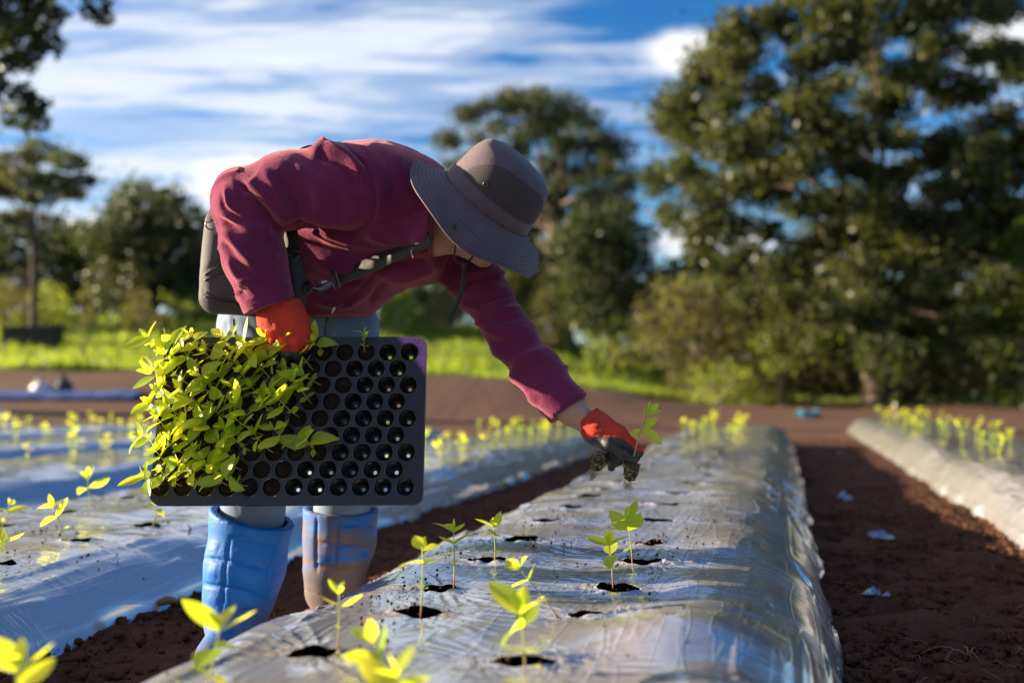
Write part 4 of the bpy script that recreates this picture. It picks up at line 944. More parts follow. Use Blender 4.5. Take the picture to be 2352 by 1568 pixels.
# jacket -------------------------------------------------------------
HEM_Z = P(760, 722, 2.28)[2]
COLLAR = P(1001, 525, 2.16); CN = np.array([0.97, -0.05, -0.10]); CN /= np.linalg.norm(CN)
def cuff_cut(p, a, b):                   # open end of a sleeve
    n = (b - a) / np.linalg.norm(b - a); return (p - b) @ n
RH_A, RH_B = P(583, 590, 2.10), P(619, 706, 2.11)
LH_A, LH_B = P(1240, 855, 2.24), P(1306, 941, 2.22)
def jacket_sdf(p):
    t = chain(p, [J['upper'], J['chest'], P(800, 545, 2.33), J['waist'], P(725, 680, 2.43)], [0.115, 0.157, 0.152, 0.140, 0.142], 0.06)
    t = smin(t, ellip(p, P(770, 415, 2.36), (0.15, 0.13, 0.085)), 0.06)              # the rounded back
    t = smin(t, ellip(p, P(800, 660, 2.35), (0.085, 0.09, 0.055)), 0.04)             # loose front over the belt
    t = smin(t, ellip(p, P(950, 590, 2.22), (0.085, 0.09, 0.060)), 0.05)             # chest sagging forward
    c = chain(p, [J['upper'], P(1022, 528, 2.13)], [0.105, 0.080], 0.03)
    c = np.maximum(c, (p - COLLAR) @ CN); c = np.maximum(c, -(cone(p, P(960, 505, 2.19), P(1060, 550, 2.14), 0.064, 0.064)) ) if False else c
    t = smin(t, c, 0.03); t = np.maximum(t, (p - COLLAR) @ CN)
    t = np.maximum(t, HEM_Z - p[..., 2] + 0.05 * (p[..., 0] + 0.42))
    ra = chain(p, [J['rsh'], P(770, 432, 2.11), P(660, 436, 2.10), J['relb'], RH_A, P(632, 745, 2.11)], [0.098, 0.088, 0.078, 0.067, 0.064, 0.053], 0.025)
    ra = np.maximum(ra, cuff_cut(p, RH_A, RH_B))
    la = chain(p, [P(1010, 560, 2.30), J['lsh'], J['larm'], J['lelb'], J['lfor'], P(1345, 990, 2.21)], [0.092, 0.073, 0.0585, 0.050, 0.050, 0.0515], 0.03)
    la = np.maximum(la, cuff_cut(p, LH_A, LH_B))
    d = smin(t, la, 0.045)
    d = smin(d, ra, 0.012 + 0.05 * sstep(-0.42, -0.22, p[..., 0]))
    return d
V, F = surface(jacket_sdf, (-0.75, 1.93, 0.38), (0.25, 2.66, 1.22), 0.0051)
V = relax(V, F, 1, 0.45)
FOLD = [([(541, 411), (605, 476), (633, 519)], 7, -0.0075), ([(556, 404), (622, 465), (655, 512)], 10, 0.004), ([(515, 425), (522, 470), (575, 510), (622, 530)], 7, 0.004), ([(510, 445), (516, 480), (560, 508)], 6, -0.004),
        ([(504, 487), (552, 516), (630, 544)], 7, 0.0055), ([(506, 505), (550, 532), (628, 558)], 6, -0.0045), ([(508, 520), (540, 565), (585, 610)], 9, 0.0055), ([(513, 548), (540, 600), (590, 640)], 8, -0.004),
        ([(520, 590), (545, 640), (590, 668)], 9, 0.0045), ([(533, 640), (560, 680), (600, 692)], 7, -0.003), ([(645, 580), (610, 600), (570, 590)], 9, 0.003),
        ([(628, 391), (672, 455), (690, 522)], 13, -0.006), ([(600, 385), (645, 450), (660, 515)], 11, 0.004), ([(672, 372), (725, 430), (735, 510)], 16, 0.0045), ([(700, 360), (770, 420), (775, 515)], 13, -0.004),
        ([(787, 335), (845, 391), (861, 446), (857, 499), (836, 521)], 4.0, -0.0045), ([(795, 333), (855, 391), (871, 446), (867, 499), (846, 524)], 5, 0.0022),
        ([(735, 330), (800, 362), (838, 420)], 10, 0.0085), ([(715, 352), (780, 380), (820, 440)], 12, -0.006), ([(745, 322), (738, 336), (716, 354)], 8, 0.007),
        ([(630, 526), (690, 520), (760, 534), (800, 541), (842, 522)], 8, -0.009), ([(650, 508), (700, 500), (770, 512), (830, 500)], 14, 0.006),
        ([(705, 545), (763, 575), (851, 590), (940, 575)], 14, -0.008), ([(720, 600), (790, 622), (870, 610)], 13, 0.007), ([(840, 535), (900, 555), (985, 548)], 12, 0.006), ([(845, 520), (920, 500), (1000, 470)], 3.5, -0.003),
        ([(690, 640), (760, 660), (830, 640)], 12, -0.006), ([(720, 690), (790, 700), (850, 670)], 9, 0.005), ([(905, 640), (870, 662), (850, 700)], 7, -0.005), ([(870, 600), (930, 610), (1000, 590)], 13, -0.007), ([(880, 640), (940, 640), (1010, 615)], 9, 0.005),
        ([(905, 345), (930, 420), (960, 480)], 14, 0.004), ([(870, 335), (900, 400), (905, 470)], 13, -0.004),
        ([(1060, 640), (1095, 622), (1140, 618)], 6, 0.0055), ([(1055, 655), (1100, 645), (1155, 640)], 6, -0.006), ([(1062, 668), (1110, 668), (1170, 662)], 7, 0.006), ([(1070, 690), (1120, 690), (1185, 678)], 6, -0.0055), ([(1080, 705), (1130, 712), (1200, 705)], 8, 0.006),
        ([(1090, 735), (1140, 738), (1205, 722)], 7, -0.005), ([(1105, 752), (1150, 764), (1225, 750)], 9, 0.0055), ([(1118, 785), (1165, 792), (1230, 775)], 8, -0.005), ([(1130, 805), (1180, 822), (1255, 812)], 10, 0.0045), ([(1150, 840), (1195, 850), (1250, 835)], 9, -0.004),
        ([(1165, 860), (1200, 885), (1240, 930)], 10, 0.0045), ([(1185, 895), (1215, 925), (1250, 955)], 8, -0.004), ([(1262, 958), (1300, 948), (1356, 905)], 3.0, -0.0025), ([(560, 708), (610, 702), (672, 682)], 3.0, -0.0025),
        ([(757, 716), (800, 690), (850, 640), (860, 620), (900, 600)], 3, -0.003)]
V = folds(V, F, [(a, w, h * 1.4) for a, w, h in FOLD])
def cloth_folds(V, F):
    vn = vnormals(V, F); d = fbm(V[:, 0] * 16, V[:, 1] * 16, V[:, 2] * 16, 4, 2) * 0.0018
    def along(pts):                           # distance along a limb and nearness to it
        best = np.full(len(V), 9.0); tt = np.zeros(len(V)); acc = 0.0
        for a, b in zip(pts[:-1], pts[1:]):
            ab = b - a; l = np.linalg.norm(ab); h = np.clip(((V - a) @ ab) / (ab @ ab), 0, 1); e = np.linalg.norm(V - a - h[:, None] * ab, axis=1)
            m = e < best; best[m] = e[m]; tt[m] = (acc + h * l)[m]; acc += l
        return best, tt, acc
    for pts, sd, amp in (([J['lsh'], J['larm'], J['lelb'], J['lfor'], LH_B], 3, 0.0050), ([P(770, 432, 2.11), J['relb'], RH_A, RH_B], 8, 0.0042)):
        e, t, L_ = along(pts); w = sstep(0.10, 0.065, e) * sstep(0.0, 0.05, t) * sstep(L_, L_ - 0.06, t)
        sw = V[:, 2] * 9 + V[:, 1] * 14
        rd = 1 - np.abs(vnoise(t * 21 + 0.9 * vnoise(t * 5, sw * 0.6, 0, sd + 1), sw * 0.45, 0, sd)); d = d + w * (rd ** 5 * 1.5 - 0.35) * amp
    rd = 1 - np.abs(vnoise(V[:, 0] * 5 + V[:, 2] * 7, V[:, 2] * 3 - V[:, 0] * 2, V[:, 1] * 4, 12)); d = d + (rd ** 6 - 0.2) * 0.0035
    return V + vn * d[:, None]
V = cloth_folds(V, F)
jacket = obj('jacket', V, F, MT['fleece'], person); JV, JF, JN = V, F, vnormals(V, F)
def pick(V, Nn, x, y, off=0.0):
    """nearest surface point seen at a pixel"""
    px, py = proj(V); view = V - np.array([0, 0, CAM_H]); dist = np.linalg.norm(view, axis=1)
    c = np.hypot(px - x, py - y) + np.where((Nn * view).sum(1) > 0, 1e5, 0) + dist * 0.0
    near = c < max(7.0, c.min() + 1.0); i = np.where(near)[0][np.argmin(dist[near])]
    return V[i] + Nn[i] * off, Nn[i]
def drape(V, Nn, px, off): return np.array([pick(V, Nn, x, y, off)[0] for x, y in px])
def smooth_line(a, k=2):
    for _ in range(k): a[1:-1] = 0.25 * a[:-2] + 0.5 * a[1:-1] + 0.25 * a[2:]
    return a
zl = smooth_line(drape(JV, JN, [(1000, 553), (985, 556), (965, 560), (950, 566)], 0.001))
mb = MB(); mb.add(*tube(catmull(zl, 4), 0.0022, 6)); mb.build('zipper', MT['steel'], jacket)
zp, _ = pick(JV, JN, 947, 568, 0.003); mb = MB(); mb.add(*tube([zp, zp + np.array([-0.004, -0.002, -0.012]), zp + np.array([0.0, -0.002, -0.024])], [0.0028, 0.0015, 0.0022], 6)); mb.build('zip_pull', MT['steel'], jacket)
zp, _ = pick(JV, JN, 768, 712, 0.002); mb = MB(); mb.add(*tube([zp + np.array([0, 0, 0.012]), zp, zp + np.array([-0.004, -0.004, -0.010])], [0.003, 0.003, 0.002], 6)); mb.build('zip_end', MT['steel'], jacket)

# jeans --------------------------------------------------------------
def jeans_sdf(p):
    d = ellip(p, P(682, 735, 2.46), (0.185, 0.125, 0.135))
    d = smin(d, chain(p, [P(610, 770, 2.43), J['rkne'], P(580, 1180, 2.225), P(568, 1290, 2.22)], [0.108, 0.080, 0.064, 0.058], 0.03), 0.05)
    d = smin(d, chain(p, [P(768, 775, 2.47), J['lkne'], P(785, 1175, 2.54), P(778, 1260, 2.555)], [0.108, 0.080, 0.064, 0.058], 0.03), 0.05)
    return np.maximum(d, p[..., 2] - 0.93)
V, F = surface(jeans_sdf, (-0.80, 2.0, 0.13), (-0.12, 2.72, 0.95), 0.0075); V = relax(V, F, 1)
V = folds(V, F, [([(757, 730), (752, 775), (745, 830)], 4, -0.006), ([(528, 715), (532, 770), (540, 830)], 4, 0.004), ([(770, 735), (800, 760), (850, 770)], 7, 0.006), ([(775, 750), (800, 785), (845, 800)], 7, -0.005), ([(740, 745), (700, 775), (650, 790)], 8, 0.006), ([(560, 740), (600, 760), (640, 765)], 9, -0.005),
                ([(525, 1150), (560, 1165), (630, 1160)], 6, 0.005), ([(530, 1165), (575, 1178), (630, 1180)], 5, -0.005), ([(600, 1150), (612, 1175), (620, 1200)], 5, 0.004), ([(510, 760), (520, 730)], 8, 0.004)])
jeans = obj('jeans', V, F, MT['denim'], person); DN = vnormals(V, F)
fl = smooth_line(drape(V, DN, [(757, 728), (753, 745), (748, 765), (744, 790)], 0.001)); mb = MB(); mb.add(*tube(catmull(fl, 3), 0.0018, 5)); mb.build('fly_seam', MT['zip'], jeans)
sl = smooth_line(drape(V, DN, [(530, 728), (531, 745), (533, 765), (537, 790)], 0.0008)); mb = MB(); mb.add(*tube(catmull(sl, 3), 0.0016, 5)); mb.build('side_seam', MT['denim'], jeans)

# boots --------------------------------------------------------------
def make_boot(name, top, mids, rad, ankle, toe, rim_n, m, lines, label):
    foot0 = ground_pt(ankle, 0.055)
    pts = [top + rim_n * 0.09] + [top] + mids + [ankle]
    def sdf(p):
        d = chain(p, pts, [rad[0]] + rad, 0.03)
        h = ground_pt(ankle, 0.045) - toe * 0.18; t = ground_pt(ankle, 0.042) + toe
        d = smin(d, cone(p, h + np.array([0, 0, 0.02]), t, 0.047, 0.040), 0.035)
        d = smin(d, cone(p, ankle, ground_pt(ankle, 0.05), rad[-1], 0.05), 0.02)
        d = np.maximum(d, (p - top) @ rim_n); d = np.maximum(d, 0.012 - p[..., 2])
        inner = chain(p, [top + rim_n * 0.05, top - rim_n * 0.07], [rad[0] - 0.008, rad[0] - 0.012], 0.01)
        return np.maximum(d, -inner)
    allp = np.array(pts + [ground_pt(ankle) + toe, ground_pt(ankle) - toe * 0.4]); lo = allp.min(0) - 0.12; hi = allp.max(0) + 0.12; lo[2] = -0.01
    V, F = surface(sdf, lo, hi, 0.0052); V = relax(V, F, 1, 0.4); V = folds(V, F, [(a, w * (0.85 if h < 0 else 1.1), h * (1.25 if h < 0 else 0.5)) for a, w, h in lines])
    b = obj(name, V, F, m, person)
    if label: b['label'] = label
    # rolled rim
    _, u, v = frame_of(rim_n); th = np.linspace(0, 2 * math.pi, 41)
    mb = MB(); 
    for dz, rr in ((-0.004, 0.0042), (-0.016, 0.0026)):
        mb.add(*tube([top + rim_n * dz + (u * math.cos(a) + v * math.sin(a)) * (rad[0] + 0.001) for a in th], rr, 6, False))
    mb.build('rim', m, b)
    def sole(p):
        h = ground_pt(ankle, 0.0) - toe * 0.20; t = ground_pt(ankle, 0.0) + toe
        q = p.copy(); q[..., 2] = 0; d2 = cone(q, h, t, 0.052, 0.046); return np.maximum(np.maximum(d2, p[..., 2] - 0.022), 0.001 - p[..., 2])
    V, F = surface(sole, (lo[0], lo[1], -0.008), (hi[0], hi[1], 0.032), 0.0045); obj('sole', V, F, MT['boot_mud'], b)
    return b
rt_top = P(580, 1183, 2.21); n1 = np.array([0.26, -0.10, 0.96]); n1 /= np.linalg.norm(n1)
make_boot('boot', rt_top, [P(563, 1300, 2.205), P(548, 1375, 2.205)], [0.086, 0.082, 0.070, 0.060], J['rank'], np.array([0.0, -0.15, 0]), n1, MT['boot'],
          [([(529, 1233), (580, 1240), (640, 1256)], 3.5, -0.0045), ([(466, 1282), (519, 1288), (575, 1297), (640, 1317)], 3.5, -0.0055), ([(464, 1341), (519, 1349), (560, 1358), (612, 1376)], 3.5, -0.0055), ([(527, 1423), (572, 1399), (612, 1410)], 3, -0.004),
           ([(529, 1233), (516, 1315), (508, 1410)], 3.5, -0.004), ([(643, 1217), (630, 1262), (609, 1354)], 3.5, -0.004), ([(540, 1262), (580, 1268), (620, 1280)], 15, 0.005), ([(530, 1320), (570, 1326), (600, 1336)], 15, 0.005), ([(480, 1255), (500, 1262)], 14, 0.005), ([(478, 1312), (498, 1316)], 14, 0.005), ([(478, 1370), (500, 1380)], 14, 0.004), ([(520, 1385), (560, 1385), (590, 1395)], 14, 0.004)], 'cleaner bright blue rubber boot nearest the camera')
lt_top = P(783, 1166, 2.55); n2 = np.array([0.05, -0.08, 1.0]); n2 /= np.linalg.norm(n2)
make_boot('boot', lt_top, [P(780, 1240, 2.55), P(768, 1310, 2.555)], [0.088, 0.086, 0.072, 0.060], J['lank'], np.array([0.14, -0.06, 0]), n2, MT['boot_mud'],
          [([(730, 1246), (790, 1249), (850, 1251)], 3.5, -0.0055), ([(725, 1299), (780, 1301), (832, 1301)], 3.5, -0.0055), ([(765, 1204), (820, 1205), (864, 1206)], 3.5, -0.004), ([(775, 1200), (772, 1250), (769, 1305)], 3.5, -0.004), ([(727, 1183), (726, 1250), (727, 1315)], 3.5, -0.004), ([(700, 1352), (743, 1370), (790, 1373)], 3, -0.004), ([(800, 1225), (830, 1228)], 13, 0.005), ([(800, 1275), (825, 1276)], 13, 0.005), ([(745, 1225), (755, 1275)], 12, 0.004), ([(712, 1225), (712, 1290)], 10, 0.004)], 'mud smeared blue rubber boot farther from the camera')

# gloves -------------------------------------------------------------
def glove(name, palm, fingers, thumb, cuff, split, lo, hi, label):
    def sdf(p):
        d = None
        for (a, b, ra, rb) in palm: e = cone(p, a, b, ra, rb); d = e if d is None else smin(d, e, 0.014)
        for pts, rad in fingers + [thumb]: d = smin(d, chain(p, pts, rad, 0.006), 0.0065)
        ca, cb = cuff; n = (cb - ca) / np.linalg.norm(cb - ca)
        d = np.maximum(d, -((p - ca) @ n)); return d
    V, F = surface(sdf, lo, hi, 0.0026); V = relax(V, F, 1, 0.35)
    V = V + vnormals(V, F) * (fbm(V[:, 0] * 60, V[:, 1] * 60, V[:, 2] * 60, 7, 3) * 0.0013)[:, None]
    fc = V[F].mean(1); blk = split(fc)
    def sub(mask): 
        f = F[mask]; u, inv = np.unique(f, return_inverse=True); return V[u], inv.reshape(-1, 4)
    g = obj(name, *sub(~blk), MT['red'], person); g['label'] = label
    if blk.any(): obj('palm_coating', *sub(blk), MT['latex'], g)
    return g
Q = lambda *l: [P(x, y, z) for x, y, z in l]
# left hand, reaching down with the plugs
L_Y = 2.205
lpalm = [(P(1352, 962, 2.215), P(1372, 982, 2.205), 0.029, 0.033), (P(1375, 985, 2.205), P(1415, 1000, 2.19), 0.034, 0.027), (P(1372, 992, 2.215), P(1398, 1012, 2.215), 0.030, 0.024), (P(1350, 962, 2.215), P(1330, 942, 2.22), 0.029, 0.034)]
lf = [(Q((1420, 992, 2.19), (1450, 1016, 2.178), (1466, 1038, 2.178), (1458, 1056, 2.186)), [0.0135, 0.0115, 0.0105, 0.0085]),
      (Q((1412, 1002, 2.20), (1436, 1026, 2.185), (1440, 1048, 2.190), (1424, 1056, 2.200)), [0.0135, 0.0115, 0.0105, 0.0090]),
      (Q((1400, 1010, 2.21), (1420, 1034, 2.195), (1420, 1056, 2.200), (1404, 1060, 2.212)), [0.0130, 0.0112, 0.0102, 0.0088]),
      (Q((1386, 1014, 2.22), (1402, 1040, 2.205), (1408, 1060, 2.205), (1404, 1074, 2.208)), [0.0120, 0.0105, 0.0095, 0.0080])]
lth = (Q((1372, 1000, 2.195), (1398, 1020, 2.172), (1430, 1040, 2.172), (1452, 1058, 2.176)), [0.0165, 0.0140, 0.0115, 0.0090])
def lsplit(c):
    x, y = proj(c); lim = np.interp(x, [1330, 1345, 1380, 1426, 1445, 1462, 1480], [1018, 1008, 1000, 1006, 1018, 1032, 1040]); return (y > lim)
glove('glove', lpalm, lf, lth, (P(1349, 958, 2.215), P(1380, 990, 2.205)), lsplit, P(1290, 1110, 2.21) - 0.06, P(1500, 930, 2.21) + np.array([0.03, 0.07, 0.05]), 'red knit glove with black coated fingers pinching the seedling')
# right hand, gripping the tray's top edge
rpalm = [(P(640, 690, 2.115), P(648, 745, 2.118), 0.036, 0.040), (P(632, 745, 2.12), P(676, 748, 2.112), 0.036, 0.036), (P(630, 720, 2.115), P(662, 715, 2.112), 0.036, 0.034)]
rf = [(Q((690, 742, 2.108), (702, 768, 2.100), (704, 788, 2.106), (700, 802, 2.114)), [0.0145, 0.0128, 0.0115, 0.0095]),
      (Q((672, 755, 2.105), (680, 785, 2.096), (682, 806, 2.104), (680, 820, 2.112)), [0.0150, 0.0130, 0.0115, 0.0095]),
      (Q((650, 758, 2.105), (655, 788, 2.096), (657, 810, 2.104), (656, 824, 2.112)), [0.0150, 0.0130, 0.0112, 0.0095]),
      (Q((628, 755, 2.108), (630, 782, 2.100), (632, 802, 2.106), (632, 814, 2.113)), [0.0140, 0.0120, 0.0105, 0.0090])]
rth = (Q((668, 735, 2.135), (684, 765, 2.165), (688, 795, 2.178), (684, 815, 2.178)), [0.0170, 0.0150, 0.0130, 0.0105])
glove('glove', rpalm, rf, rth, (P(632, 700, 2.115), P(646, 745, 2.118)), lambda c: (proj(c)[1] > 806) | (c[:, 1] > 2.158), P(560, 850, 2.12) - 0.05, P(740, 670, 2.12) + np.array([0.03, 0.09, 0.05]), 'red knit glove gripping the top edge of the tray')

# hat ----------------------------------------------------------------
HM = Matrix(((HF[0], HS[0], HA[0], BRIM[0]), (HF[1], HS[1], HA[1], BRIM[1]), (HF[2], HS[2], HA[2], BRIM[2]), (0, 0, 0, 1)))
RX, RY = 0.107, 0.092
prof = [(1.0, 0.000), (0.992, 0.014), (0.982, 0.032), (0.968, 0.050), (0.945, 0.068), (0.905, 0.086), (0.84, 0.101), (0.80, 0.1055), (0.70, 0.113), (0.52, 0.120), (0.30, 0.1245), (0.10, 0.126), (0.005, 0.126)]
def crown_pt(i, th, off=0.0):
    k = int(i); f = i - k; k2 = min(k + 1, len(prof) - 1); r = prof[k][0] * (1 - f) + prof[k2][0] * f; z = prof[k][1] * (1 - f) + prof[k2][1] * f
    d = 1 + 0.012 * math.sin(3 * th + 1) + 0.010 * float(vnoise(math.cos(th) * 2, math.sin(th) * 2, z * 22, 3))
    return ((RX * r * d + off) * math.cos(th), (RY * r * d + off) * math.sin(th), z - 0.006 * math.cos(th) * r * (z / 0.12))
ns = 64; TH = [2 * math.pi * k / ns for k in range(ns)]; ii = np.arange(0, len(prof) - 1 + 1e-6, 0.5)
V = [crown_pt(i, t) for i in ii for t in TH]
hat = obj('hat', np.array(V), grid_faces(len(ii), ns, True), MT['hat'], person); hat.matrix_basis = HM
hat['label'] = 'dark grey violet bucket hat with netting sides and wide brim'
V = []; nb = 16
def brim_pt(u, t):
    wav = 0.010 * math.cos(2 * t + 0.4) + 0.005 * math.sin(3 * t) + 0.004 * math.cos(5 * t)
    rx = RX + u * 0.066; ry = RY + u * 0.070
    return (rx * math.cos(t), ry * math.sin(t), -0.032 * u - 0.016 * u * u + wav * u * u * 1.5)
for i in range(nb):
    for t in TH: V.append(brim_pt(i / (nb - 1), t))
br = obj('brim', np.array(V), grid_faces(nb, ns, True), MT['brim'], hat); md = br.modifiers.new('thick', 'SOLIDIFY'); md.thickness = 0.0024; md.offset = 0
mb = MB(); mb.add(*tube([brim_pt(1.0, t) for t in TH + [0]], 0.0020, 6, False)); mb.build('brim_piping', MT['hat'], hat)
for (z0, z1, off, nm) in ((0.0, 1.85, 0.0022, 'hat_band'), (0.35, 1.0, 0.0040, 'band_loop')):
    V = []; rows = np.linspace(z0, z1, 6)
    for q, i in enumerate(rows):
        o = off if 0 < q < 5 else -0.001
        for t in TH: V.append(crown_pt(i, t, o))
    if nm == 'hat_band': obj(nm, np.array(V), grid_faces(6, ns, True), MT['hat'], hat)
for (lab, c0) in (('side', math.pi / 2), ('side', -math.pi / 2)):
    V = []; nn_ = 36
    for j in range(9):
        for k in range(nn_ + 1):
            u = k / nn_ * 2 - 1; t = c0 + u * 1.32 * 1.0
            hi = 2.0 + 4.3 * (1 - abs(u) ** 2.6) ** 0.8
            i = 1.9 + (hi - 1.9) * j / 8; V.append(crown_pt(i, t, 0.0016 if 0 < j < 8 and 0 < k < nn_ else -0.0005))
    obj('netting_panel', np.array(V), grid_faces(9, nn_ + 1), MT['net'], hat)
def ring(mbx, c, n, r, th, m=20):
    _, u, v = frame_of(n); mbx.add(*tube([c + (u * math.cos(a) + v * math.sin(a)) * r for a in np.linspace(0, 2 * math.pi, m + 1)], th, 6, False)); return mbx
HMi = np.array(HM.inverted())
def w2h(p): return (HMi @ np.append(p, 1))[:3]
CR = np.array([crown_pt(i, t, 0.002) for i in ii for t in TH]); BRV = np.array([brim_pt(i / (nb - 1), t) for i in range(nb) for t in TH])
R3 = np.array(HM)[:3, :3]; T3 = np.array(HM)[:3, 3]
for (S_, nr_, px_, py_) in ((CR, len(ii), 1113, 421), (BRV, nb, 1043, 516)):
    W = S_ @ R3.T + T3; Nn = vnormals(W, grid_faces(nr_, ns, True)); 
    if ((Nn * (W - HC)).sum(1)).mean() < 0: Nn = -Nn
    if S_ is BRV: Nn = np.where((Nn @ HA)[:, None] < 0, -Nn, Nn)
    c, n = pick(W, Nn, px_, py_, 0.002); c = w2h(c); n = R3.T @ n
    mbx = MB(); ring(mbx, c, n, 0.0048, 0.0016); mbx.build('eyelet', MT['gun'], hat)
hi_w = lambda pts: np.array([w2h(p) for p in pts])
for q in (0, 1):
    top = [(1050, 548, 2.045), (1044, 580, 2.04), (1046, 598, 2.04), (1064, 606, 2.05)] if q == 0 else [(1100, 560, 2.10), (1085, 590, 2.09), (1070, 605, 2.06), (1064, 606, 2.05)]
    mb = MB(); mb.add(*tube(catmull(hi_w(Q(*top)), 6), 0.0021, 6)); mb.build('chin_cord', MT['cord'], hat)
loop = [(1064, 604, 2.05), (1062, 640, 2.05), (1054, 680, 2.05), (1040, 715, 2.05), (1030, 736, 2.05), (1036, 741, 2.05), (1048, 712, 2.052), (1060, 676, 2.055), (1068, 640, 2.055), (1067, 604, 2.052)]
mb = MB(); mb.add(*tube(catmull(hi_w(Q(*loop)), 6), 0.0021, 6)); mb.build('chin_cord', MT['cord'], hat)
mb = MB(); mb.add(*tube(hi_w(Q((1065, 598, 2.05), (1066, 604, 2.05), (1065, 618, 2.05))), [0.0045, 0.006, 0.0045], 8)); mb.build('cord_lock', MT['cord'], hat)
rebase(person, (float(J['pelvis'][0]), float(J['pelvis'][1]) - 0.08, 0.0))

# ------------------------------------------------------------------ sling bag
bag = empty('sling_bag'); tag(bag, 'grey sling bag hanging at the hip behind the bent arm', 'bag')
BC = P(574, 604, 2.275); bx = np.array([0.98, 0.18, -0.05]); bx /= np.linalg.norm(bx); bz = orth([0.10, 0.0, 1.0], bx); by = np.cross(bz, bx)
def bag_sdf(p):
    q = np.stack([(p - BC) @ bx, (p - BC) @ by, (p - BC) @ bz], -1); tap = 1.0 - 0.55 * np.clip(q[..., 2], 0, 1)
    h = np.array([0.108, 0.052, 0.122]) - 0.038; a = np.abs(np.stack([q[..., 0] / tap, q[..., 1], q[..., 2]], -1)) - h
    d = np.linalg.norm(np.maximum(a, 0), axis=-1) + np.minimum(a.max(-1), 0) - 0.038
    return d
V, F = surface(bag_sdf, BC - 0.2, BC + 0.2, 0.006); V = relax(V, F, 1)
V = folds(V, F, [([(462, 660), (480, 678), (540, 690)], 3, -0.004), ([(463, 628), (500, 606), (560, 596)], 3, -0.004), ([(500, 500), (503, 560), (498, 640)], 4, 0.003), ([(655, 600), (668, 650), (670, 700)], 5, 0.004)])
V = V + vnormals(V, F) * (fbm(V[:, 0] * 14, V[:, 1] * 14, V[:, 2] * 14, 9, 2) * 0.002)[:, None]
obj('bag_body', V, F, MT['bag'], bag); BN = vnormals(V, F); BV = V
for ln in ([(466, 630), (480, 618), (500, 610), (530, 604)], [(466, 642), (480, 632), (500, 624), (530, 618)], [(466, 668), (480, 684), (505, 692), (545, 695)], [(468, 676), (484, 692), (508, 699), (545, 702)]):
    l = smooth_line(drape(BV, BN, ln, 0.0015)); mb = MB(); mb.add(*tube(catmull(l, 5), 0.0022, 6)); mb.build('zipper', MT['zip'], bag)
def dring(c, n, up, r, name='d_ring', m='gun'):
    up = orth(up, n); sd = np.cross(up, n); pts = [c + sd * r * math.cos(a) - up * r * 1.05 * math.sin(a) for a in np.linspace(0, math.pi, 11)]
    pts = pts + [c - sd * r + up * 0.25 * r, c + sd * r + up * 0.25 * r, pts[0]]; mb = MB(); mb.add(*tube(pts, r * 0.15, 6)); return mb.build(name, MT[m], bag)
V_ = np.array([0, -1.0, 0]); UPV = np.array([0, 0, 1.0])
mb = MB(); mb.add(*ribbon(catmull(Q((498, 474, 2.235), (490, 500, 2.212), (486, 512, 2.202)), 4), [1, 0.2, 0], 0.026, 0.004)); mb.build('strap_tab', MT['web'], bag)
dring(P(485, 514, 2.195), V_, UPV, 0.0125)
# side strap with ring, seen between the sleeve and the body
mb = MB(); mb.add(*ribbon(catmull(Q((662, 500, 2.175), (666, 545, 2.165), (670, 585, 2.165)), 5), [1, 0, 0], 0.036, 0.005)); mb.build('shoulder_strap', MT['web'], bag)
mb = MB(); mb.add(*ribbon(Q((648, 578, 2.160), (668, 575, 2.158), (688, 573, 2.160)), [0, 0, 1], 0.014, 0.006)); mb.build('strap_loop', MT['web'], bag)
dring(P(669, 582, 2.150), V_, UPV, 0.0165)
mb = MB(); mb.add(*ribbon(catmull(Q((668, 590, 2.175), (678, 630, 2.175), (682, 680, 2.185), (676, 712, 2.20)), 5), [1, 0.1, 0.1], 0.042, 0.03)); mb.build('side_pocket', MT['bag'], bag)
# chest strap to the collar
st = [(690, 664), (702, 662)]
mb = MB(); mb.add(*ribbon(Q((678, 668, 2.185), (695, 664, 2.175), (708, 661, 2.165)), [0, 0, 1], 0.027, 0.004)); mb.build('strap_end', MT['web'], bag)
mbx = MB(); pts = Q((700, 648, 2.16), (718, 646, 2.158), (722, 655, 2.158), (716, 668, 2.158), (702, 676, 2.16), (700, 648, 2.16)); mbx.add(*tube(pts, 0.0024, 6)); mbx.build('strap_ring', MT['gun'], bag)
mb = MB(); mb.add(*tube(catmull(Q((716, 662, 2.150), (735, 664, 2.147), (752, 655, 2.147), (764, 646, 2.150)), 5), [0.006] * 16, 8)); mb.build('snap_hook', MT['gun'], bag)
mb = MB(); mb.add(*tube(Q((730, 652, 2.145), (742, 646, 2.142), (754, 645, 2.145), (742, 650, 2.143), (730, 652, 2.145)), 0.0014, 6)); mb.build('hook_gate', MT['steel'], bag)
mbx = MB(); mbx.add(*tube(Q((762, 622, 2.152), (772, 622, 2.150), (780, 660, 2.150), (770, 664, 2.152), (762, 622, 2.152)), 0.0026, 6)); mbx.build('strap_buckle', MT['gun'], bag)
cl = smooth_line(drape(JV, JN, [(776, 642), (800, 631), (830, 618), (860, 606), (890, 592), (920, 578), (945, 568), (965, 561), (985, 552)], 0.006), 3)
mb = MB(); mb.add(*ribbon(catmull(cl, 4), [0.25, 0, 1.0], 0.032, 0.004)); mb.build('chest_strap', MT['web'], bag)
mb = MB(); mb.add(*tube(catmull(Q((700, 356, 2.30), (689, 352, 2.27), (696, 343, 2.27), (712, 338, 2.28), (730, 338, 2.31)), 6), 0.0052, 6)); mb.add(*tube(catmull(Q((880, 330, 2.30), (920, 337, 2.26), (950, 348, 2.22), (975, 362, 2.18)), 5), 0.0045, 6)); mb.build('back_strap', MT['web'], bag)
rebase(bag, tuple(BC - bz * 0.12))
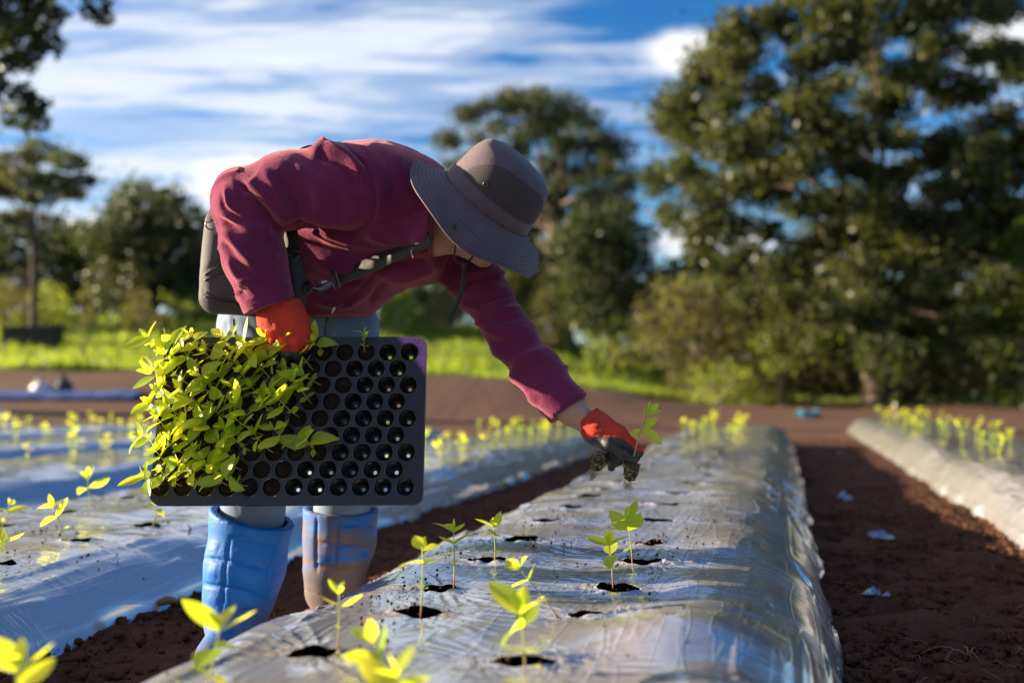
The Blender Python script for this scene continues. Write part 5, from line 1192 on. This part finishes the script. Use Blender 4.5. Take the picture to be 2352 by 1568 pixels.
# ------------------------------------------------------------------ seedlings
def leaf_mesh(name, Lh, wid, droop, fold, nu=7, nv=4, curl=0.0):
    V = []
    for i in range(nu + 1):
        u = i / nu; w = wid * Lh * (math.sin(math.pi * min(1, u ** 0.82)) ** 0.75 if 0 < u < 1 else 0.0) + (0.03 * Lh if i == 0 else 0.0015 * Lh)
        for j in range(nv + 1):
            v = j / nv * 2 - 1
            V.append((u * Lh, v * w, -droop * Lh * u * u + fold * abs(v) ** 1.3 * w + curl * Lh * math.sin(u * 3.1) * v * 0.15))
    return mesh_np(name, np.array(V), grid_faces(nu + 1, nv + 1))
LEAF = [leaf_mesh('leaf_a', 0.042, 0.235, 0.16, 0.22), leaf_mesh('leaf_b', 0.042, 0.26, 0.34, 0.10, curl=0.5), leaf_mesh('leaf_c', 0.042, 0.20, -0.14, 0.32), leaf_mesh('leaf_d', 0.042, 0.25, 0.05, 0.15, curl=-0.6), leaf_mesh('leaf_e', 0.040, 0.28, 0.5, 0.3, curl=0.9), leaf_mesh('leaf_f', 0.046, 0.19, -0.3, 0.2, curl=-1.0)]
COTY = leaf_mesh('leaf_seed', 0.016, 0.28, 0.12, 0.1, 4, 2)
for me in LEAF + [COTY]: me.materials.append(MT['leaf'])
TZ = {}
def stem_data(h, bend, key):
    """stem along z, bending towards +x; returns mesh and a function for point / direction"""
    def pt(u): return np.array([bend * h * u * u, 0, h * u * (1 - 0.12 * bend * u)])
    k = (round(h, 3), round(bend, 2))
    if k not in TZ:
        V, F = tube([pt(u) for u in np.linspace(0, 1, 7)], np.linspace(0.00165, 0.0009, 7), 6); me = mesh_np('stem', np.array(V), F); me.materials.append(MT['stem']); TZ[k] = me
    return TZ[k], pt
def seedling(base, axis, tilt_dir, h, seed, label, group, bend=0.3, lf=1.0, spread=1.0, parts=True, name='seedling', open_top=0.5):
    """axis: stem direction; tilt_dir: the way it bends"""
    r = random.Random(seed); axis = np.asarray(axis, float); axis /= np.linalg.norm(axis); x = orth(tilt_dir, axis); y = np.cross(axis, x)
    root = empty(name); root.matrix_world = Matrix(((x[0], y[0], axis[0], base[0]), (x[1], y[1], axis[1], base[1]), (x[2], y[2], axis[2], base[2]), (0, 0, 0, 1)))
    tag(root, label, 'seedling', group)
    h = round(h / 0.005) * 0.005; me, pt = stem_data(h, bend, 0); link('stem', me, None, root)
    a0 = r.uniform(0, 6.28)
    def put(me, u, ang, elev, sc):
        M = Matrix.Translation(Vector(pt(u))) @ Euler((0, math.atan2(bend * 2 * u, 1) * 0.7, 0)).to_matrix().to_4x4() @ Matrix.Rotation(ang, 4, 'Z') @ Matrix.Rotation(-elev, 4, 'Y') @ Matrix.Rotation(r.uniform(-0.35, 0.35), 4, 'X') @ Matrix.Diagonal((sc, sc * r.uniform(0.85, 1.15), sc, 1))
        o = link('leaf', me, None, root); o.matrix_basis = M
    for k in (0, 1): put(COTY, 0.42 + 0.03 * r.random(), a0 + k * math.pi + r.uniform(-.3, .3), r.uniform(-0.1, 0.5), r.uniform(0.8, 1.2) * lf)
    for k in (0, 1): put(r.choice(LEAF), 0.74 + 0.03 * r.random(), a0 + math.pi / 2 + k * math.pi + r.uniform(-.35, .35), r.uniform(0.05, 0.55) * (2 - spread), r.uniform(0.75, 1.05) * lf)
    for k in (0, 1): put(r.choice(LEAF), 0.95, a0 + k * math.pi + r.uniform(-.35, .35), r.uniform(0.45, 0.95) * (2 - spread), r.uniform(0.62, 0.98) * lf)
    for k in (0, 1): put(r.choice(LEAF), 0.995, a0 + math.pi / 2 + k * math.pi + r.uniform(-.4, .4), r.uniform(0.9, 1.3), r.uniform(0.28, 0.55) * lf)
    return root
# small far seedlings: one mesh each, six kinds
FARV = []
for q in range(6):
    r = random.Random(300 + q); mb = MB(); hh = 0.085
    bend = r.uniform(-0.1, 0.35); pt = lambda u: np.array([bend * hh * u * u, 0, hh * u])
    mb.add(*tube([pt(u) for u in np.linspace(0, 1, 4)], [0.0018, 0.0016, 0.0014, 0.001], 5))
    for (u, sc, el) in ((0.45, 0.38, 0.2), (0.75, 0.95, 0.4), (0.96, 0.85, 0.8), (1.0, 0.45, 1.15)):
        a0 = r.uniform(0, 6.28)
        for k in (0, 1):
            me = r.choice(LEAF); M = Matrix.Translation(Vector(pt(u))) @ Matrix.Rotation(a0 + k * math.pi + r.uniform(-.3, .3), 4, 'Z') @ Matrix.Rotation(-el + r.uniform(-.25, .25), 4, 'Y') @ Matrix.Scale(sc * r.uniform(0.85, 1.15), 4)
            mb.add([M @ v.co for v in me.vertices], [tuple(p.vertices) for p in me.polygons])
    me = mesh_np('seedling_far', np.array(mb.V), mb.F); me.materials.append(MT['leaf']); FARV.append(me)
def far_seedling(bed, s, t, label, group, seed):
    r = random.Random(seed); s += r.uniform(-0.03, 0.03); t += r.uniform(-0.03, 0.03)
    p = ST(s, t); o = link('seedling', FARV[seed % 6]); k = r.uniform(0.95, 1.6); o.location = (p[0], p[1], bed_z(bed, s, t) - 0.012)
    o.rotation_euler = (r.uniform(-.25, .25), r.uniform(-.35, .15), r.uniform(0, 6.28)); o.scale = (k, k, k * r.uniform(0.9, 1.25)); tag(o, label, 'seedling', group)

# ------------------------------------------------------------------ the seedling tray
tBL, tBR, tTL, tTR = P(341, 1159, 2.055), P(970, 1158, 2.055), P(376, 772, 2.14), P(980, 775, 2.14)
tO = (tBL + tBR) / 2; tX = (tBR - tBL) / np.linalg.norm(tBR - tBL); tY = orth((tTL + tTR) / 2 - tO, tX); tN = np.cross(tX, tY)
TW = np.linalg.norm(tBR - tBL); THh = np.linalg.norm((tTL + tTR) / 2 - tO)
tray = empty('seedling_tray'); tag(tray, 'black plug tray held upright, left half full of seedlings, right cells empty', 'tray')
tray.matrix_world = Matrix(((tX[0], tY[0], tN[0], tO[0]), (tX[1], tY[1], tN[1], tO[1]), (tX[2], tY[2], tN[2], tO[2]), (0, 0, 0, 1)))
def t2w(u, v, w): return tO + tX * u + tY * v + tN * w
EMPT = [2, 3, 3, 3, 4, 4, 4, 5, 6]; PIT = TW * 0.0818; RAD = 0.0192
cells = []
for r in range(9):
    n = 12 if r % 2 == 0 else 11; v = THh * (0.904 - r * 0.1004); u0 = TW * (0.436 if r % 2 == 0 else 0.394)
    for k in range(n): cells.append((r, k, n, u0 - k * PIT, v))
def plate():
    bm = bmesh.new(); W2 = TW / 2; R = 0.022; out = []
    for cx, cy, a0 in ((W2 - R, R, -90), (W2 - R, THh - R, 0), (-W2 + R, THh - R, 90), (-W2 + R, R, 180)):
        for k in range(7): a = math.radians(a0 + 15 * k); out.append(bm.verts.new((cx + R * math.cos(a), cy + R * math.sin(a), 0)))
    ed = [bm.edges.new((out[i], out[(i + 1) % len(out)])) for i in range(len(out))]; rim = list(out)
    for (_, _, _, u, v) in cells:
        c = [bm.verts.new((u + RAD * math.cos(a), v + RAD * math.sin(a), 0)) for a in [2 * math.pi * k / 22 for k in range(22)]]
        ed += [bm.edges.new((c[i], c[(i + 1) % 22])) for i in range(22)]
    bmesh.ops.triangle_fill(bm, edges=ed, use_beauty=True, use_dissolve=False)
    bmesh.ops.recalc_face_normals(bm, faces=bm.faces)
    if sum(f.normal.z for f in bm.faces) < 0: bmesh.ops.reverse_faces(bm, faces=bm.faces)
    lo = [bm.verts.new((v.co.x * 1.004, (v.co.y - THh / 2) * 1.006 + THh / 2, -0.012)) for v in rim]; n = len(rim)
    for i in range(n): bm.faces.new((rim[(i + 1) % n], rim[i], lo[i], lo[(i + 1) % n]))
    me = bpy.data.meshes.new('tray_sheet'); bm.to_mesh(me); bm.free(); return me
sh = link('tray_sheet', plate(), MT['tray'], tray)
# one cup, one lip, one soil plug, shared
n = 22; V = []
for rr, z in ((RAD + 0.0018, 0.0004), (RAD + 0.0008, 0.0016), (RAD - 0.0010, 0.0004), (RAD - 0.0022, -0.008), (RAD - 0.0065, -0.040), (0.0078, -0.0425), (0.0042, -0.0425), (0.0042, -0.044)):
    for k in range(n): a = 2 * math.pi * k / n; V.append((rr * math.cos(a), rr * math.sin(a), z))
CUP = mesh_np('cell_cup', np.array(V), grid_faces(8, n, True)[:, ::-1]); CUP.materials.append(MT['cup'])
PLUG = []
for q in range(4):
    V = []; rr_ = np.random.default_rng(q)
    for i, f in enumerate((0.98, 0.8, 0.55, 0.28, 0.02)):
        for k in range(16): a = 2 * math.pi * k / 16; V.append((RAD * 0.93 * f * math.cos(a), RAD * 0.93 * f * math.sin(a), -0.0065 + 0.004 * (1 - f) + 0.0016 * rr_.uniform(-1, 1)))
    me = mesh_np('soil_plug', np.array(V), grid_faces(5, 16, True)); me.materials.append(MT['compost']); PLUG.append(me)
rs_ = np.random.default_rng(12); ico = [(0, 0, 1), (1, 0, 0), (0, 1, 0), (-1, 0, 0), (0, -1, 0), (0, 0, -1)]; icf = [(0, 1, 2), (0, 2, 3), (0, 3, 4), (0, 4, 1), (5, 2, 1), (5, 3, 2), (5, 4, 3), (5, 1, 4)]; mb = MB()
for _ in range(420):
    u, v = rs_.uniform(-0.47, 0.485) * TW, rs_.uniform(0.03, 0.98) * THh; r = 0.0004 + 0.0014 * rs_.random() ** 4
    if rs_.random() < 0.45: u, v = TW * (0.46 + 0.03 * rs_.normal()), THh * (0.93 + 0.05 * rs_.normal()); r *= 0.7
    if abs(u) > TW * 0.495 or not 0.01 < v / THh < 0.99 or any((u - c[3]) ** 2 + (v - c[4]) ** 2 < (RAD + 0.001) ** 2 for c in cells): continue
    mb.add([(u + x * r * rs_.uniform(0.6, 1.5), v + y * r * rs_.uniform(0.6, 1.5), z * r * 0.6 + r * 0.3) for x, y, z in ico], icf)
sp_ = mb.build('soil_specks', MT['clod'], tray); sp_['kind'] = 'stuff'
def ordi(k): return ['first', 'second', 'third', 'fourth', 'fifth', 'sixth', 'seventh', 'eighth', 'ninth', 'tenth', 'eleventh', 'twelfth'][k]
rs = random.Random(9)
for (r, k, n, u, v) in cells:
    c = link('cell_cup', CUP, None, tray); c.location = (u, v, 0)
    if k < EMPT[r]: continue
    p = link('soil_plug', PLUG[(r * 5 + k) % 4], None, tray); p.location = (u, v, -0.0005); p.rotation_euler = (0, 0, rs.uniform(0, 6.28))
    from_left = n - 1 - k
    if k == EMPT[r] and not (r == 6): continue
    if (r == 0 and k in (EMPT[r] + 1,)) or (r in (5, 7) and k == EMPT[r] + 1): continue
    left = (u / TW + 0.5)                       # 0 at the left rim
    ax = tN * 1.0 + tX * (-0.55 + rs.uniform(-0.3, 0.3) + 0.25 * (left > 0.5)) + tY * (0.18 + rs.uniform(-0.28, 0.28))
    base = t2w(u + rs.uniform(-.004, .004), v + rs.uniform(-.004, .004), -0.005)
    seedling(base, ax, TO_SUN * 0.8 + Vector((0, 0, 0.8)), rs.uniform(0.042, 0.065), 1000 + r * 20 + k, 'seedling growing in the tray, %s row from the top, %s cell from the left' % (ordi(r), ordi(from_left)), 'seedlings in the tray', bend=rs.uniform(0.2, 0.6), lf=rs.uniform(1.08, 1.48), spread=1.35)
# the stray one lying near the top edge
seedling(t2w(TW * 0.265, THh * 0.905, -0.004), tN + tY * 0.5 + tX * 0.05, tY, 0.04, 2222, 'single upright seedling near the tray\'s top edge, beside the empty cells', 'seedlings in the tray', bend=0.5, lf=0.72)

# ------------------------------------------------------------------ seedlings in the beds
UP = np.array([0.0, 0, 1])
def bed_seedling(x, y, top, z, seed, label, lf=1.0, bend=0.2, Yt=None):
    b = G(x, y, z); b[2] -= 0.02; t = P(top[0], top[1], b[1] - 0.005); ax = t - b; h = np.linalg.norm(ax)
    side = ax - UP * ax[2]; side = side if np.linalg.norm(side) > 0.01 else np.array([-1.0, 0.2, 0])
    seedling(b, ax, (-1.0, 0.3, 0), h * 0.92, seed, label, 'seedlings planted in the near beds', bend=0.06, lf=lf * 1.38, spread=1.15)
for i, (x, y, top, z, lf, bend, lab) in enumerate([
    (775, 1475, (788, 1340), 0.2, 0.62, 0.1, 'slim young seedling at the left edge of the middle bed'),
    (966, 1397, (980, 1240), 0.2, 0.85, 0.1, 'upright seedling nearest left of the shaded seedling in the middle bed'),
    (1042, 1335, (1050, 1205), 0.2, 1.0, 0.1, 'dark green seedling standing in the worker\'s shadow, left row'),
    (1137, 1287, (1140, 1195), 0.2, 0.85, 0.05, 'sunlit seedling at the last planted hole of the left row'),
    (1206, 1532, (1205, 1385), 0.2, 1.35, 0.1, 'large blurred seedling in the front hole, bottom centre'),
    (1290, 1402, (1185, 1280), 0.2, 0.85, 0.35, 'seedling leaning far left across the middle bed'),
    (1408, 1332, (1405, 1240), 0.2, 1.0, 0.1, 'dark green seedling standing in the worker\'s shadow, right row'),
    (1453, 1285, (1447, 1180), 0.2, 1.15, 0.1, 'sunlit seedling at the last planted hole of the right row'),
    (462, 1600, (520, 1425), 0.18, 1.35, 0.2, 'large blurred seedling in front of the blue boot'),
    (950, 1580, (855, 1450), 0.2, 0.95, 0.35, 'blurred seedling leaning left at the bottom edge'),
    (940, 1660, (920, 1535), 0.2, 1.1, 0.1, 'blurred seedling tip cut by the bottom edge'),
    (30, 1700, (50, 1520), 0.18, 1.2, 0.1, 'blurred yellow leaf tip in the bottom left corner'),
    (208, 1182, (205, 1088), 0.165, 1.15, 0.1, 'upright seedling on the bright bed left of the tray'),
    (163, 1242, (120, 1150), 0.165, 1.05, 0.3, 'seedling leaning left out of the large black hole on the bright bed'),
    (-6, 1215, (30, 1150), 0.165, 0.95, 0.3, 'seedling at the left edge on the bright bed, upper one'),
    (-14, 1292, (8, 1240), 0.165, 0.95, 0.3, 'seedling cut by the left edge on the bright bed, lower one'),
    (350, 1207, (362, 1150), 0.165, 0.7, 0.1, 'seedling half hidden below the tray on the bright bed')]):
    bed_seedling(x, y, top, z, 4000 + i, lab, lf, bend)
q = 0
ONES = ['', 'first', 'second', 'third', 'fourth', 'fifth', 'sixth', 'seventh', 'eighth', 'ninth', 'tenth', 'eleventh', 'twelfth', 'thirteenth', 'fourteenth', 'fifteenth', 'sixteenth', 'seventeenth', 'eighteenth', 'nineteenth', 'twentieth']
def nth(k): return ONES[k] if k <= 20 else 'twenty ' + ONES[k - 20] if k < 30 else 'thirtieth' if k == 30 else 'thirty ' + ONES[k - 30]
def plant_rows(bed, spots, where, group):
    global q
    for row in ('near', 'far'):
        k = 0
        for (s, t) in sorted(spots):
            if (t > bed.c) != (row == ('near' if bed.c < 0 else 'far')): continue
            k += 1; q += 1; far_seedling(bed, s, t, 'blurred seedling on %s, %s row, %s from the front' % (where, row, nth(k)), group, q)
plant_rows(BED_1, [h for h in B1_FAR if h[0] >= 4.0], 'the bright bed beyond the tray', 'far seedlings on the bright bed')
plant_rows(BED_MID, [h for h in hm if h[0] > 7.4], 'the far end of the middle bed', 'far seedlings on the middle bed')
for j, (bd, hh) in enumerate(LEFT):
    nm = ['second', 'third', 'fourth', 'farthest'][j]; keep = []
    for (s, t) in hh:
        x, y = proj(ST(s, t, 0.2))
        if -60 < x < 1150 and random.random() < 0.85: keep.append((s, t))
    plant_rows(bd, keep, 'the %s bed behind the boots' % nm, 'far seedlings on the %s left bed' % nm)
plant_rows(BED_R, [h for h in hr if h[0] > 4.4 and random.random() < 0.68 and proj(ST(h[0], h[1], 0.2))[0] < 2420], 'the right bed', 'far seedlings on the right bed')

# ------------------------------------------------------------------ root plugs in the hand
def root_plug(name, top, bot, r0, r1, seed, label, stem=None):
    root = empty(name); tag(root, label, 'seedling', 'seedlings held in the gloved hand')
    d, u, v = frame_of(bot - top); r = np.random.default_rng(seed); V = []; n = 18; m = 9
    for i in range(m):
        f = i / (m - 1); rr = (r0 + (r1 - r0) * f) * (0.02 if i == 0 or i == m - 1 else 1.0) if i in (0, m - 1) else (r0 + (r1 - r0) * f)
        for k in range(n):
            a = 2 * math.pi * k / n; q = rr * (1 + 0.16 * float(vnoise(math.cos(a) * 3, math.sin(a) * 3, f * 5, seed)) + 0.05 * r.uniform(-1, 1))
            ff = min(max((i - (0.4 if i == 1 else 0)) / (m - 1), 0), 1); V.append(top + (bot - top) * ff + (u * math.cos(a) + v * math.sin(a)) * q)
    obj('root_ball', np.array(V), grid_faces(m, n, True), MT['plug'], root)
    mb = MB(); Lh = np.linalg.norm(bot - top)
    for k in range(46):
        a = r.uniform(0, 6.28); f = r.uniform(0.05, 0.9); pts = []
        da, df = r.uniform(-1.2, 1.2), r.uniform(-0.3, 0.35)
        for w in np.linspace(0, 1, 7):
            ff = min(max(f + df * w, 0.02), 0.98); aa = a + da * w + 0.3 * math.sin(w * 6 + k); rr = (r0 + (r1 - r0) * ff) * 1.10
            pts.append(top + d * Lh * ff + (u * math.cos(aa) + v * math.sin(aa)) * rr)
        mb.add(*tube(pts, 0.00042, 4, False))
    for k in range(20):
        a = r.uniform(0, 6.28); pts = []; l = r.uniform(0.008, 0.020); aw = r.uniform(-1.5, 1.5)
        for w in np.linspace(0, 1, 8):
            aa = a + aw * w * 2; rr = r1 * (0.9 - 0.5 * w) + 0.003 * math.sin(w * 7 + k); pts.append(bot + d * l * math.sin(w * 2.6) + (u * math.cos(aa) + v * math.sin(aa)) * rr)
        mb.add(*tube(pts, 0.00050, 4, False))
    mb.build('fine_roots', MT['root'], root)
    return root
rp = root_plug('seedling', P(1452, 1060, 2.182), P(1446, 1106, 2.182), 0.0185, 0.0125, 5, 'seedling pinched in the red glove, white rooted plug hanging below')
V, F = tube(catmull(Q((1452, 1062, 2.182), (1458, 1040, 2.168), (1463, 1018, 2.166), (1470, 992, 2.17), (1478, 968, 2.17), (1490, 944, 2.17)), 5), np.linspace(0.0018, 0.0011, 26), 6)
obj('stem', np.array(V), F, MT['root'], rp)
def held_leaf(b, tip, me, roll, par, wide=1.0):
    d = tip - b; l = np.linalg.norm(d); d = d / l; up = orth(np.array([math.sin(roll), -math.cos(roll), 0.35]), d); sd = np.cross(up, d); sc = l / 0.042
    o = link('leaf', me, None, par); o.matrix_basis = Matrix(((d[0] * sc, sd[0] * sc * wide, up[0] * sc, b[0]), (d[1] * sc, sd[1] * sc * wide, up[1] * sc, b[1]), (d[2] * sc, sd[2] * sc * wide, up[2] * sc, b[2]), (0, 0, 0, 1)))
for b, t, k, roll, wd in (((1476, 986), (1524, 1018), 0, 0.3, 1.0), ((1478, 982), (1511, 958), 3, -0.2, 1.1), ((1474, 990), (1450, 994), 1, 0.2, 1.3), ((1474, 986), (1458, 1000), 2, 0.9, 1.0), ((1480, 978), (1476, 938), 2, 1.0, 0.7), ((1488, 950), (1512, 926), 0, 0.0, 1.2), ((1490, 948), (1490, 920), 2, 0.3, 0.9), ((1492, 950), (1518, 942), 3, -0.5, 1.0), ((1486, 952), (1478, 942), 1, 0.4, 1.0)):
    held_leaf(P(b[0], b[1], 2.17), P(t[0], t[1], 2.165), LEAF[k], roll, rp, wd)
rebase(rp, tuple(P(1446, 1106, 2.182)))
rp2 = root_plug('seedling', P(1388, 1040, 2.185), P(1364, 1080, 2.185), 0.0175, 0.0115, 8, 'second rooted plug hanging from the red glove\'s palm')
V, F = tube(catmull(Q((1386, 1042, 2.185), (1396, 1030, 2.188), (1408, 1018, 2.192)), 4), np.linspace(0.0018, 0.0014, 9), 6); obj('stem', np.array(V), F, MT['root'], rp2)
mb = MB(); r_ = np.random.default_rng(3)
for k in range(9):
    a = r_.uniform(-1, 1); pts = [P(1364 + a * 5 * (1 - w) - 6 * w + 4 * math.sin(w * 5 + k), 1080 + 24 * w, 2.185) for w in np.linspace(0, 1, 8)]; mb.add(*tube(pts, 0.0005, 4, False))
mb.build('root_tail', MT['root'], rp2)
rebase(rp2, tuple(P(1364, 1080, 2.185)))
